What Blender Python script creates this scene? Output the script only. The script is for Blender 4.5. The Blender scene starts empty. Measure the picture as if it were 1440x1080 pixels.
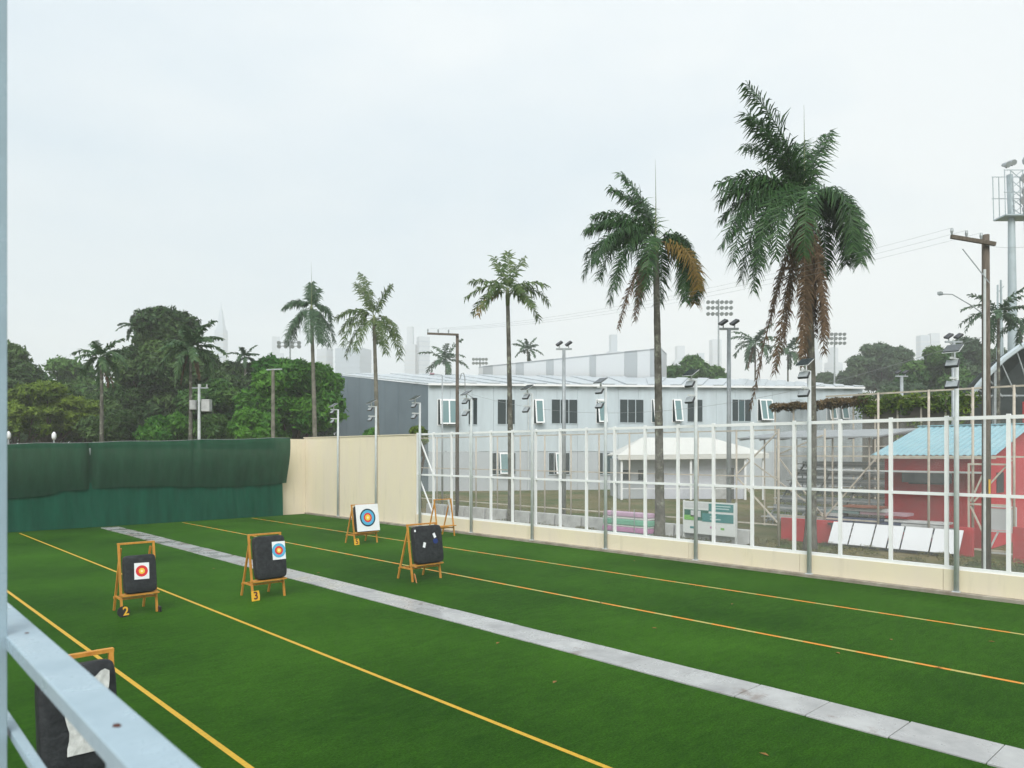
import bpy, bmesh, math, random
import numpy as np
from mathutils import Vector, Matrix

random.seed(7)
rng = np.random.default_rng(11)
SC = bpy.context.scene
COL = SC.collection

# ------------------------------------------------------------------ camera
F = 1040.0                       # focal length in photograph pixels (1440 wide)
CX, HZ = 720.0, 636.0            # principal column, horizon row
EYE = 4.2
YAW = math.atan2(978.0, 1040.0)
SN, CS = math.sin(YAW), math.cos(YAW)
cam_d = bpy.data.cameras.new('camera')
cam = bpy.data.objects.new('camera', cam_d)
COL.objects.link(cam)
cam.location = (0, 0, EYE)
cam.rotation_euler = (math.radians(90), 0, -YAW)
cam_d.sensor_fit = 'HORIZONTAL'
cam_d.sensor_width = 36.0
cam_d.lens = 36.0 * F / 1440.0
cam_d.shift_y = (HZ - 540.0) / 1440.0
cam_d.clip_start = 0.05
cam_d.clip_end = 6000
cam_d.dof.use_dof = True
cam_d.dof.focus_distance = 26.0
cam_d.dof.aperture_fstop = 3.2
SC.camera = cam

# ------------------------------------------------------------------ sky, sun, exposure
SUN_EL, SUN_AZ = math.radians(43), math.radians(226)
W = bpy.data.worlds.new('World')
SC.world = W
W.use_nodes = True
nt = W.node_tree
nt.nodes.clear()
def wn(t, **k):
    n = nt.nodes.new(t)
    for a, b in k.items():
        setattr(n, a, b)
    return n
out = wn('ShaderNodeOutputWorld')
bg_sky = wn('ShaderNodeBackground')
bg_cloud = wn('ShaderNodeBackground')
sky = wn('ShaderNodeTexSky', sky_type='NISHITA', sun_disc=False)
sky.sun_elevation = SUN_EL
sky.sun_rotation = SUN_AZ
sky.air_density = 1.5
sky.dust_density = 4.0
nt.links.new(sky.outputs[0], bg_sky.inputs[0])
bg_sky.inputs[1].default_value = 0.05
tc = wn('ShaderNodeTexCoord')
sep = wn('ShaderNodeSeparateXYZ')
nt.links.new(tc.outputs['Generated'], sep.inputs[0])
grad = wn('ShaderNodeValToRGB')
grad.color_ramp.elements[0].position = 0.0
grad.color_ramp.elements[0].color = (0.930, 0.962, 0.970, 1)
grad.color_ramp.elements[1].position = 1.0
grad.color_ramp.elements[1].color = (0.93, 1.02, 1.08, 1)
nt.links.new(sep.outputs[2], grad.inputs[0])
mp = wn('ShaderNodeMapping')
mp.inputs['Scale'].default_value = (1.0, 1.0, 2.6)
mp.inputs['Location'].default_value = (0.25, 0.55, 0.35)
nt.links.new(tc.outputs['Generated'], mp.inputs[0])
nz = wn('ShaderNodeTexNoise')
nz.inputs['Scale'].default_value = 1.7
nz.inputs['Detail'].default_value = 5
nz.inputs['Roughness'].default_value = 0.5
nt.links.new(mp.outputs[0], nz.inputs['Vector'])
cr = wn('ShaderNodeValToRGB')
cr.color_ramp.elements[0].position = 0.34
cr.color_ramp.elements[0].color = (0.74, 0.83, 0.91, 1)
cr.color_ramp.elements[1].position = 0.66
cr.color_ramp.elements[1].color = (1, 1, 1, 1)
dt = wn('ShaderNodeVectorMath', operation='DOT_PRODUCT')
_a = (130 - CX) / F; _e = (HZ - 150) / F
_v = Vector((SN + CS * _a, CS - SN * _a, _e)).normalized()
dt.inputs[1].default_value = _v
nt.links.new(tc.outputs['Generated'], dt.inputs[0])
md = wn('ShaderNodeMath', operation='MULTIPLY_ADD')      # a greyer bank of cloud on the left
md.inputs[1].default_value = -0.95
md.inputs[2].default_value = 0.86
nt.links.new(dt.outputs['Value'], md.inputs[0])
ad = wn('ShaderNodeMath', operation='ADD')
nt.links.new(md.outputs[0], ad.inputs[0])
nt.links.new(nz.outputs['Fac'], ad.inputs[1])
nt.links.new(ad.outputs[0], cr.inputs[0])
mul = wn('ShaderNodeMix', data_type='RGBA', blend_type='MULTIPLY')
mul.inputs[0].default_value = 1.0
nt.links.new(grad.outputs[0], mul.inputs[6])
nt.links.new(cr.outputs[0], mul.inputs[7])
nt.links.new(mul.outputs[2], bg_cloud.inputs[0])
bg_cloud.inputs[1].default_value = 0.605
mixs = wn('ShaderNodeMixShader')
mixs.inputs[0].default_value = 0.93
nt.links.new(bg_sky.outputs[0], mixs.inputs[1])
nt.links.new(bg_cloud.outputs[0], mixs.inputs[2])
nt.links.new(mixs.outputs[0], out.inputs[0])

sun_d = bpy.data.lights.new('sun', 'SUN')
sun_d.energy = 2.2
sun_d.angle = math.radians(40)
sun_d.color = (1.0, 0.97, 0.92)
sun = bpy.data.objects.new('sun', sun_d)
COL.objects.link(sun)
sun.location = (0, 0, 60)
sun.rotation_euler = (math.radians(90) - SUN_EL, 0, math.radians(180) - SUN_AZ)

SC.view_settings.view_transform = 'Standard'
SC.view_settings.look = 'None'
SC.view_settings.gamma = 1.0
SC.view_settings.use_curve_mapping = False
SC.view_settings.exposure = 0.80
SC.render.engine = 'CYCLES'
SC.cycles.use_denoising = True
SC.cycles.max_bounces = 6
SC.cycles.diffuse_bounces = 2
SC.cycles.glossy_bounces = 3
SC.cycles.transmission_bounces = 4
SC.cycles.volume_bounces = 3
SC.cycles.transparent_max_bounces = 24
SC.cycles.caustics_reflective = False
SC.cycles.caustics_refractive = False
SC.cycles.sample_clamp_indirect = 4.0
SC.cycles.use_adaptive_sampling = True
SC.cycles.adaptive_threshold = 0.02

# ------------------------------------------------------------------ measuring helpers
def P(u, v, depth):
    """world point seen at photograph pixel (u, v), 'depth' metres along the view axis"""
    a = (u - CX) / F * depth
    return Vector((SN * depth + CS * a, CS * depth - SN * a, EYE + (HZ - v) / F * depth))
def depth_at_X(u, X):
    return X / (SN + CS * (u - CX) / F)
def PX(u, v, X):
    return P(u, v, depth_at_X(u, X))
def ground_at(u, depth):
    p = P(u, HZ, depth)
    return Vector((p.x, p.y, 0))

# ------------------------------------------------------------------ materials
MATS = {}
def material(name, color, rough=0.7, spec=0.4, metal=0.0, var=0.0, var_scale=3.0, var_color=None,
             bump=0.0, bump_scale=40.0, detail=5.0, rough_var=0.0, stretch=(1, 1, 1), coat=0.0):
    if name in MATS:
        return MATS[name]
    m = bpy.data.materials.new(name)
    m.use_nodes = True
    t = m.node_tree
    b = t.nodes['Principled BSDF']
    b.inputs['Roughness'].default_value = rough
    b.inputs['Specular IOR Level'].default_value = spec
    b.inputs['Metallic'].default_value = metal
    b.inputs['Coat Weight'].default_value = coat
    c4 = (*color, 1)
    b.inputs['Base Color'].default_value = c4
    m.diffuse_color = c4
    if var > 0 or bump > 0 or rough_var > 0:
        co = t.nodes.new('ShaderNodeTexCoord')
        mpn = t.nodes.new('ShaderNodeMapping')
        mpn.inputs['Scale'].default_value = stretch
        t.links.new(co.outputs['Object'], mpn.inputs[0])
    if var > 0 or rough_var > 0:
        n = t.nodes.new('ShaderNodeTexNoise')
        n.inputs['Scale'].default_value = var_scale
        n.inputs['Detail'].default_value = detail
        n.inputs['Roughness'].default_value = 0.62
        t.links.new(mpn.outputs[0], n.inputs['Vector'])
        r = t.nodes.new('ShaderNodeMapRange')
        r.inputs[1].default_value = 0.32
        r.inputs[2].default_value = 0.68
        t.links.new(n.outputs['Fac'], r.inputs[0])
        if var > 0:
            mx = t.nodes.new('ShaderNodeMix')
            mx.data_type = 'RGBA'
            vc = var_color or tuple(x * (1 - var) for x in color)
            mx.inputs[6].default_value = c4
            mx.inputs[7].default_value = (*vc, 1)
            t.links.new(r.outputs[0], mx.inputs[0])
            t.links.new(mx.outputs[2], b.inputs['Base Color'])
        if rough_var > 0:
            rr = t.nodes.new('ShaderNodeMapRange')
            rr.inputs[3].default_value = max(0.03, rough - rough_var)
            rr.inputs[4].default_value = min(1, rough + rough_var)
            t.links.new(r.outputs[0], rr.inputs[0])
            t.links.new(rr.outputs[0], b.inputs['Roughness'])
    if bump > 0:
        n2 = t.nodes.new('ShaderNodeTexNoise')
        n2.inputs['Scale'].default_value = bump_scale
        n2.inputs['Detail'].default_value = 4
        t.links.new(mpn.outputs[0], n2.inputs['Vector'])
        bm_ = t.nodes.new('ShaderNodeBump')
        bm_.inputs['Strength'].default_value = bump
        bm_.inputs['Distance'].default_value = 0.02
        t.links.new(n2.outputs['Fac'], bm_.inputs['Height'])
        t.links.new(bm_.outputs[0], b.inputs['Normal'])
    MATS[name] = m
    return m

def leaf_material(name, dark, light, trans=0.25, rough=0.5):
    m = bpy.data.materials.new(name)
    m.use_nodes = True
    t = m.node_tree
    b = t.nodes['Principled BSDF']
    o = t.nodes['Material Output']
    b.inputs['Roughness'].default_value = rough
    b.inputs['Specular IOR Level'].default_value = 0.25
    at = t.nodes.new('ShaderNodeAttribute')
    at.attribute_name = 'rnd'
    mx = t.nodes.new('ShaderNodeMix')
    mx.data_type = 'RGBA'
    mx.inputs[6].default_value = (*dark, 1)
    mx.inputs[7].default_value = (*light, 1)
    t.links.new(at.outputs['Fac'], mx.inputs[0])
    t.links.new(mx.outputs[2], b.inputs['Base Color'])
    tr = t.nodes.new('ShaderNodeBsdfTranslucent')
    t.links.new(mx.outputs[2], tr.inputs[0])
    ms = t.nodes.new('ShaderNodeMixShader')
    ms.inputs[0].default_value = trans
    t.links.new(b.outputs[0], ms.inputs[1])
    t.links.new(tr.outputs[0], ms.inputs[2])
    t.links.new(ms.outputs[0], o.inputs['Surface'])
    MATS[name] = m
    return m

def net_material(name, color, opacity, trans=0.4, var=0.0, mesh_scale=None):
    m = bpy.data.materials.new(name)
    m.use_nodes = True
    t = m.node_tree
    t.nodes.remove(t.nodes['Principled BSDF'])
    o = t.nodes['Material Output']
    d = t.nodes.new('ShaderNodeBsdfDiffuse')
    d.inputs[0].default_value = (*color, 1)
    tl = t.nodes.new('ShaderNodeBsdfTranslucent')
    tl.inputs[0].default_value = (*color, 1)
    a = t.nodes.new('ShaderNodeMixShader')
    a.inputs[0].default_value = trans
    t.links.new(d.outputs[0], a.inputs[1])
    t.links.new(tl.outputs[0], a.inputs[2])
    tp = t.nodes.new('ShaderNodeBsdfTransparent')
    ms = t.nodes.new('ShaderNodeMixShader')
    ms.inputs[0].default_value = opacity
    if var > 0:
        co = t.nodes.new('ShaderNodeTexCoord')
        mpn = t.nodes.new('ShaderNodeMapping')
        mpn.inputs['Scale'].default_value = (1, 1, 0.35)
        t.links.new(co.outputs['Object'], mpn.inputs[0])
        n = t.nodes.new('ShaderNodeTexNoise')
        n.inputs['Scale'].default_value = 0.9
        n.inputs['Detail'].default_value = 4
        t.links.new(mpn.outputs[0], n.inputs['Vector'])
        r = t.nodes.new('ShaderNodeMapRange')
        r.inputs[1].default_value = 0.3
        r.inputs[2].default_value = 0.7
        r.inputs[3].default_value = opacity - var
        r.inputs[4].default_value = min(1, opacity + var)
        t.links.new(n.outputs['Fac'], r.inputs[0])
        t.links.new(r.outputs[0], ms.inputs[0])
    t.links.new(tp.outputs[0], ms.inputs[1])
    t.links.new(a.outputs[0], ms.inputs[2])
    t.links.new(ms.outputs[0], o.inputs['Surface'])
    MATS[name] = m
    return m

# ------------------------------------------------------------------ mesh builder
class MB:
    def __init__(self):
        self.v, self.f = [], []
    def add(self, vs, fs):
        o = len(self.v)
        self.v += [tuple(x) for x in vs]
        self.f += [tuple(i + o for i in q) for q in fs]
        return self
    def box(self, c, s, rot=None):
        hx, hy, hz = s[0] / 2, s[1] / 2, s[2] / 2
        vs = [Vector((x, y, z)) for x in (-hx, hx) for y in (-hy, hy) for z in (-hz, hz)]
        if rot is not None:
            vs = [rot @ q for q in vs]
        c = Vector(c)
        vs = [q + c for q in vs]
        return self.add(vs, [(0, 1, 3, 2), (4, 6, 7, 5), (0, 4, 5, 1), (2, 3, 7, 6), (0, 2, 6, 4), (1, 5, 7, 3)])
    def span(self, a, b):
        return self.box([(a[i] + b[i]) / 2 for i in range(3)], [abs(b[i] - a[i]) for i in range(3)])
    def beam(self, p0, p1, w, h=None, up=(0, 0, 1)):
        p0, p1 = Vector(p0), Vector(p1)
        h = h or w
        d = (p1 - p0)
        L = d.length
        d.normalize()
        upv = Vector(up)
        if abs(d.dot(upv)) > 0.98:
            upv = Vector((0, 1, 0))
        s = d.cross(upv).normalized()
        n = s.cross(d).normalized()
        vs = [p + s * (a * w / 2) + n * (b * h / 2) for p in (p0, p1) for a, b in ((-1, -1), (1, -1), (1, 1), (-1, 1))]
        return self.add(vs, [(0, 1, 2, 3), (7, 6, 5, 4), (0, 4, 5, 1), (1, 5, 6, 2), (2, 6, 7, 3), (3, 7, 4, 0)])
    def tube(self, pts, radii, n=8, caps=True):
        pts = [Vector(p) for p in pts]
        if not hasattr(radii, '__len__'):
            radii = [radii] * len(pts)
        o = len(self.v)
        ref = None
        for i, p in enumerate(pts):
            a = pts[max(0, i - 1)]
            b = pts[min(len(pts) - 1, i + 1)]
            d = (b - a).normalized()
            if ref is None:
                ref = Vector((1, 0, 0)) if abs(d.x) < 0.9 else Vector((0, 1, 0))
            s = (ref - d * ref.dot(d)).normalized()
            ref = s
            t_ = d.cross(s)
            for k in range(n):
                an = 2 * math.pi * k / n
                self.v.append(tuple(p + (s * math.cos(an) + t_ * math.sin(an)) * radii[i]))
        for i in range(len(pts) - 1):
            for k in range(n):
                k2 = (k + 1) % n
                self.f.append((o + i * n + k, o + i * n + k2, o + (i + 1) * n + k2, o + (i + 1) * n + k))
        if caps:
            self.f.append(tuple(o + k for k in range(n))[::-1])
            self.f.append(tuple(o + (len(pts) - 1) * n + k for k in range(n)))
        return self
    def quad(self, a, b, c, d):
        return self.add([a, b, c, d], [(0, 1, 2, 3)])
    def prism(self, poly, ext):
        """closed polygon (list of 3D points) extruded by vector ext"""
        n = len(poly)
        e = Vector(ext)
        vs = [Vector(p) for p in poly] + [Vector(p) + e for p in poly]
        fs = [tuple(range(n))[::-1], tuple(range(n, 2 * n))]
        fs += [(i, (i + 1) % n, n + (i + 1) % n, n + i) for i in range(n)]
        return self.add(vs, fs)
    def build(self, name, mat, parent=None, smooth=False, bevel=0.0, seg=2):
        me = bpy.data.meshes.new(name)
        me.from_pydata(self.v, [], self.f)
        b = bmesh.new()
        b.from_mesh(me)
        bmesh.ops.recalc_face_normals(b, faces=b.faces)
        if bevel > 0:
            bmesh.ops.bevel(b, geom=b.edges[:], offset=bevel, segments=seg, affect='EDGES', profile=0.6)
        b.to_mesh(me)
        b.free()
        if smooth:
            me.polygons.foreach_set('use_smooth', [True] * len(me.polygons))
        return link(name, me, mat, parent)

def link(name, me, mat, parent=None):
    if mat is not None and not me.materials:
        me.materials.append(MATS[mat] if isinstance(mat, str) else mat)
    o = bpy.data.objects.new(name, me)
    COL.objects.link(o)
    if parent is not None:
        o.parent = parent
    return o
def tag(o, label=None, cat=None, group=None, kind=None):
    if label: o['label'] = label
    if cat: o['category'] = cat
    if group: o['group'] = group
    if kind: o['kind'] = kind
    return o
def thing(name, label, cat, loc=(0, 0, 0), rotz=0.0, group=None):
    o = bpy.data.objects.new(name, None)
    o.empty_display_size = 0.2
    COL.objects.link(o)
    o.location = loc
    o.rotation_euler = (0, 0, rotz)
    return tag(o, label, cat, group)
def dup(root, loc, label=None, rotz=None):
    r = root.copy()
    COL.objects.link(r)
    r.location = loc
    if rotz is not None: r.rotation_euler = (0, 0, rotz)
    if label: r['label'] = label
    for ch in list(root.children):
        c = ch.copy()
        COL.objects.link(c)
        c.parent = r
        for g in list(ch.children):
            d = g.copy()
            COL.objects.link(d)
            d.parent = c
    return r
def np_mesh(name, verts, quads, mat, parent=None, rnd=None, smooth=False):
    """verts (N,3); quads (M,4) -> mesh, optional per-face attribute 'rnd'"""
    me = bpy.data.meshes.new(name)
    nq, k = quads.shape
    me.vertices.add(len(verts))
    me.vertices.foreach_set('co', np.ascontiguousarray(verts, dtype=np.float32).ravel())
    me.loops.add(nq * k)
    me.loops.foreach_set('vertex_index', np.ascontiguousarray(quads, dtype=np.int32).ravel())
    me.polygons.add(nq)
    me.polygons.foreach_set('loop_start', np.arange(0, nq * k, k, dtype=np.int32))
    me.polygons.foreach_set('loop_total', np.full(nq, k, dtype=np.int32))
    if smooth:
        me.polygons.foreach_set('use_smooth', np.ones(nq, dtype=bool))
    me.update(calc_edges=True)
    if rnd is not None:
        a = me.attributes.new('rnd', 'FLOAT', 'FACE')
        a.data.foreach_set('value', np.ascontiguousarray(rnd, dtype=np.float32))
    return link(name, me, mat, parent)

# common materials
material('white_paint', (0.70, 0.73, 0.74), 0.45, 0.4, var=0.18, var_scale=2.5, var_color=(0.55, 0.58, 0.58))
material('grey_steel', (0.40, 0.44, 0.46), 0.45, 0.5, metal=0.3, var=0.25, var_scale=4)
material('pole_grey', (0.60, 0.65, 0.66), 0.5, 0.4, var=0.2, var_scale=3)
material('beige_paint', (0.58, 0.53, 0.45), 0.55, 0.4, var=0.3, var_scale=3)
material('cream_wall', (0.73, 0.655, 0.53), 0.8, 0.2, var=0.14, var_scale=0.7, var_color=(0.76, 0.69, 0.51), bump=0.15, bump_scale=25, stretch=(1, 1, 0.35))
material('concrete_kerb', (0.36, 0.33, 0.28), 0.55, 0.4, var=0.45, var_scale=2.5, var_color=(0.22, 0.19, 0.15), bump=0.3, bump_scale=30, rough_var=0.25)
material('barrier_concrete', (0.50, 0.52, 0.52), 0.8, 0.2, var=0.3, var_scale=2, bump=0.2, bump_scale=20)
material('dark_plastic', (0.03, 0.035, 0.04), 0.4, 0.5)
material('panel_glass', (0.03, 0.04, 0.045), 0.15, 0.6)
material('dark_wood', (0.16, 0.135, 0.11), 0.85, 0.2, var=0.45, var_scale=6, bump=0.5, bump_scale=30, stretch=(3, 3, 0.4))
material('wire', (0.30, 0.32, 0.33), 0.6, 0.2)

# ================================================================== SETTING
# --- ground sheet
def ground_material():
    m = material('rough_ground', (0.075, 0.10, 0.035), 0.9, 0.1, bump=0.6, bump_scale=6)
    t = m.node_tree
    b = t.nodes['Principled BSDF']
    co = t.nodes.new('ShaderNodeTexCoord')
    n1 = t.nodes.new('ShaderNodeTexNoise'); n1.inputs['Scale'].default_value = 0.22; n1.inputs['Detail'].default_value = 6
    n2 = t.nodes.new('ShaderNodeTexNoise'); n2.inputs['Scale'].default_value = 2.6; n2.inputs['Detail'].default_value = 8; n2.inputs['Roughness'].default_value = 0.75
    t.links.new(co.outputs['Object'], n1.inputs['Vector']); t.links.new(co.outputs['Object'], n2.inputs['Vector'])
    r1 = t.nodes.new('ShaderNodeValToRGB')
    e = r1.color_ramp.elements
    e[0].position = 0.36; e[0].color = (0.055, 0.095, 0.022, 1)
    e[1].position = 0.62; e[1].color = (0.17, 0.15, 0.085, 1)
    t.links.new(n1.outputs['Fac'], r1.inputs[0])
    r2 = t.nodes.new('ShaderNodeValToRGB')
    e = r2.color_ramp.elements
    e[0].position = 0.3; e[0].color = (0.5, 0.45, 0.4, 1)
    e[1].position = 0.7; e[1].color = (1.35, 1.3, 1.1, 1)
    t.links.new(n2.outputs['Fac'], r2.inputs[0])
    mx = t.nodes.new('ShaderNodeMix'); mx.data_type = 'RGBA'; mx.blend_type = 'MULTIPLY'; mx.inputs[0].default_value = 1
    t.links.new(r1.outputs[0], mx.inputs[6]); t.links.new(r2.outputs[0], mx.inputs[7])
    t.links.new(mx.outputs[2], b.inputs['Base Color'])
ground_material()
g = MB().quad((-1500, -1500, -0.03), (1500, -1500, -0.03), (1500, 1500, -0.03), (-1500, 1500, -0.03)).build('ground', 'rough_ground')
tag(g, kind='structure')

# --- artificial turf
def turf_material():
    m = bpy.data.materials.new('turf')
    m.use_nodes = True
    t = m.node_tree
    b = t.nodes['Principled BSDF']
    b.inputs['Roughness'].default_value = 0.75
    b.inputs['Specular IOR Level'].default_value = 0.04
    co = t.nodes.new('ShaderNodeTexCoord')
    def noise(scale, detail, rough, st=(1, 1, 1)):
        mpn = t.nodes.new('ShaderNodeMapping'); mpn.inputs['Scale'].default_value = st
        t.links.new(co.outputs['Object'], mpn.inputs[0])
        n = t.nodes.new('ShaderNodeTexNoise'); n.inputs['Scale'].default_value = scale
        n.inputs['Detail'].default_value = detail; n.inputs['Roughness'].default_value = rough
        t.links.new(mpn.outputs[0], n.inputs['Vector'])
        return n
    big = noise(0.16, 4, 0.6)
    mid = noise(2.6, 8, 0.8, (0.8, 2.4, 1))
    fine = noise(22, 5, 0.85, (0.8, 1.8, 1))
    r = t.nodes.new('ShaderNodeValToRGB')
    e = r.color_ramp.elements
    e[0].position = 0.38; e[0].color = (0.0150, 0.060, 0.0050, 1)
    e[1].position = 0.66; e[1].color = (0.046, 0.142, 0.0105, 1)
    a1 = t.nodes.new('ShaderNodeMath'); a1.operation = 'MULTIPLY_ADD'; a1.inputs[1].default_value = 0.55; a1.inputs[2].default_value = 0.0
    t.links.new(big.outputs['Fac'], a1.inputs[0])
    a2 = t.nodes.new('ShaderNodeMath'); a2.operation = 'MULTIPLY_ADD'; a2.inputs[1].default_value = 0.45
    t.links.new(mid.outputs['Fac'], a2.inputs[0]); t.links.new(a1.outputs[0], a2.inputs[2])
    t.links.new(a2.outputs[0], r.inputs[0])
    r2 = t.nodes.new('ShaderNodeValToRGB')
    e = r2.color_ramp.elements
    e[0].position = 0.36; e[0].color = (0.46, 0.50, 0.46, 1)
    e[1].position = 0.66; e[1].color = (1.58, 1.48, 1.45, 1)
    t.links.new(fine.outputs['Fac'], r2.inputs[0])
    mx = t.nodes.new('ShaderNodeMix'); mx.data_type = 'RGBA'; mx.blend_type = 'MULTIPLY'; mx.inputs[0].default_value = 1
    t.links.new(r.outputs[0], mx.inputs[6]); t.links.new(r2.outputs[0], mx.inputs[7])
    t.links.new(mx.outputs[2], b.inputs['Base Color'])
    bp = t.nodes.new('ShaderNodeBump'); bp.inputs['Strength'].default_value = 0.8; bp.inputs['Distance'].default_value = 0.03
    t.links.new(fine.outputs['Fac'], bp.inputs['Height'])
    t.links.new(bp.outputs[0], b.inputs['Normal'])
    MATS['turf'] = m
turf_material()
FX = 24.5       # fence line
BY = 46.4       # back wall
tf = MB().quad((-3, -6, 0), (FX - 0.28, -6, 0), (FX - 0.28, BY, 0), (-3, BY, 0)).build('turf_field', 'turf')
tag(tf, kind='structure')
# --- painted lines
def line_material(name, c1, c2, period, duty, worn):
    m = bpy.data.materials.new(name)
    m.use_nodes = True
    t = m.node_tree
    b = t.nodes['Principled BSDF']
    b.inputs['Roughness'].default_value = 0.6
    co = t.nodes.new('ShaderNodeTexCoord')
    sp = t.nodes.new('ShaderNodeSeparateXYZ'); t.links.new(co.outputs['Object'], sp.inputs[0])
    d = t.nodes.new('ShaderNodeMath'); d.operation = 'DIVIDE'; d.inputs[1].default_value = period; t.links.new(sp.outputs[1], d.inputs[0])
    fr = t.nodes.new('ShaderNodeMath'); fr.operation = 'FRACT'; t.links.new(d.outputs[0], fr.inputs[0])
    gt = t.nodes.new('ShaderNodeMath'); gt.operation = 'GREATER_THAN'; gt.inputs[1].default_value = duty; t.links.new(fr.outputs[0], gt.inputs[0])
    mx = t.nodes.new('ShaderNodeMix'); mx.data_type = 'RGBA'
    mx.inputs[6].default_value = (*c1, 1); mx.inputs[7].default_value = (*c2, 1)
    t.links.new(gt.outputs[0], mx.inputs[0])
    n = t.nodes.new('ShaderNodeTexNoise'); n.inputs['Scale'].default_value = 14; n.inputs['Detail'].default_value = 6
    t.links.new(co.outputs['Object'], n.inputs['Vector'])
    r = t.nodes.new('ShaderNodeMapRange'); r.inputs[1].default_value = 0.45; r.inputs[2].default_value = 0.8; r.inputs[4].default_value = worn
    t.links.new(n.outputs['Fac'], r.inputs[0])
    m2 = t.nodes.new('ShaderNodeMix'); m2.data_type = 'RGBA'; m2.inputs[7].default_value = (0.03, 0.10, 0.012, 1)
    t.links.new(r.outputs[0], m2.inputs[0]); t.links.new(mx.outputs[2], m2.inputs[6])
    t.links.new(m2.outputs[2], b.inputs['Base Color'])
    MATS[name] = m
line_material('line_yellow', (0.56, 0.33, 0.012), (0.56, 0.33, 0.012), 1.0, 0.5, 0.35)
line_material('line_dashed', (0.66, 0.25, 0.012), (0.44, 0.37, 0.09), 1.15, 0.55, 0.25)
for i, (x, mt, w, yend) in enumerate(((4.2, 'line_yellow', 0.085, 46.0), (7.67, 'line_yellow', 0.085, 45.4), (15.95, 'line_dashed', 0.11, 45.8), (20.25, 'line_dashed', 0.11, 45.8))):
    o = MB().quad((x - w / 2, -5, 0.004), (x + w / 2, -5, 0.004), (x + w / 2, yend, 0.004), (x - w / 2, yend, 0.004)).build('lane_line', mt)
    tag(o, kind='structure')

# --- slab path, each slab a piece
def slab_material():
    m = material('wet_slab', (0.42, 0.43, 0.43), 0.30, 0.6, var=0.35, var_scale=0.9, var_color=(0.28, 0.285, 0.29), bump=0.05, bump_scale=18, rough_var=0.34)
    t = m.node_tree
    b = t.nodes['Principled BSDF']
    # dark stains and leaf litter, world placed
    co = t.nodes.new('ShaderNodeNewGeometry')
    n = t.nodes.new('ShaderNodeTexNoise'); n.inputs['Scale'].default_value = 1.0; n.inputs['Detail'].default_value = 7; n.inputs['Roughness'].default_value = 0.7
    t.links.new(co.outputs['Position'], n.inputs['Vector'])
    r = t.nodes.new('ShaderNodeMapRange'); r.inputs[1].default_value = 0.60; r.inputs[2].default_value = 0.70; r.inputs[4].default_value = 0.65
    sp = t.nodes.new('ShaderNodeSeparateXYZ'); t.links.new(co.outputs['Position'], sp.inputs[0])
    far_ = t.nodes.new('ShaderNodeMapRange'); far_.inputs[1].default_value = 22; far_.inputs[2].default_value = 42; far_.inputs[4].default_value = 0.14
    t.links.new(sp.outputs[1], far_.inputs[0])
    sm_ = t.nodes.new('ShaderNodeMath'); sm_.operation = 'ADD'
    t.links.new(n.outputs['Fac'], sm_.inputs[0]); t.links.new(far_.outputs[0], sm_.inputs[1])
    t.links.new(sm_.outputs[0], r.inputs[0])
    for nd in t.nodes:
        if nd.type == 'MAPPING':
            t.links.new(co.outputs['Position'], nd.inputs[0])
    src = b.inputs['Base Color'].links[0].from_socket
    mx = t.nodes.new('ShaderNodeMix'); mx.data_type = 'RGBA'; mx.inputs[7].default_value = (0.16, 0.11, 0.085, 1)
    t.links.new(r.outputs[0], mx.inputs[0]); t.links.new(src, mx.inputs[6])
    t.links.new(mx.outputs[2], b.inputs['Base Color'])
slab_material()
path = thing('slab_path', None, None, (0, 0, 0))
tag(path, kind='structure')
slab_me = MB().box((0, 0, 0.002), (0.90, 1.235, 0.05)).build('slab', 'wet_slab', path, bevel=0.006, seg=1)
sy = -1.5
first = True
while sy < 45.8:
    if first:
        s = slab_me; first = False
    else:
        s = slab_me.copy(); COL.objects.link(s)
    s.location = (11.91 + random.uniform(-0.012, 0.012), sy, random.uniform(-0.004, 0.004))
    s.rotation_euler = (random.uniform(-0.003, 0.003), random.uniform(-0.004, 0.004), random.uniform(-0.006, 0.006))
    sy += 1.25

# --- kerb along the fence
kb = MB().span((FX - 0.28, -6, -0.02), (FX - 0.02, BY, 0.10)).build('kerb', 'concrete_kerb', bevel=0.012, seg=1)
tag(kb, kind='structure')

# ================================================================== FENCE WALLS
lw = thing('low_wall', 'long low cream painted wall carrying the white netting frame beside the turf', 'wall', (FX, 0, 0))
y = -6.0
seg = 4.42
while y < 33.9:
    y2 = min(y + seg, 33.9)
    MB().span((-0.02, y + 0.006, -0.02), (0.18, y2 - 0.006, 0.72)).build('wall_panel', 'cream_wall', lw)
    y = y2
tw = thing('cream_wall', 'tall cream painted wall between the white netting fence and the green curtain', 'wall', (FX, 0, 0))
for a, b_ in ((33.93, 37.9), (37.9, 42.3), (42.3, BY + 0.6)):
    MB().span((-0.02, a + 0.006, -0.02), (0.18, b_ - 0.006, 5.18)).build('wall_panel', 'cream_wall', tw)
MB().span((-0.06, 33.95, 5.18), (0.22, BY + 0.6, 5.23)).build('coping', 'cream_wall', tw)
bw = thing('back_wall', 'cream end wall mostly hidden behind the green curtain', 'wall', (0, BY + 0.4, 0))
for i in range(5):
    MB().span((-6 + i * 6.08, 0, -0.02), (-6 + (i + 1) * 6.08 - 0.012, 0.2, 4.4)).build('wall_panel', 'cream_wall', bw)
MB().span((22.3, -0.02, -0.02), (FX - 0.03, 0.0 - 0.004, 5.1)).build('end_panel', 'cream_wall', bw)

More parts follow.
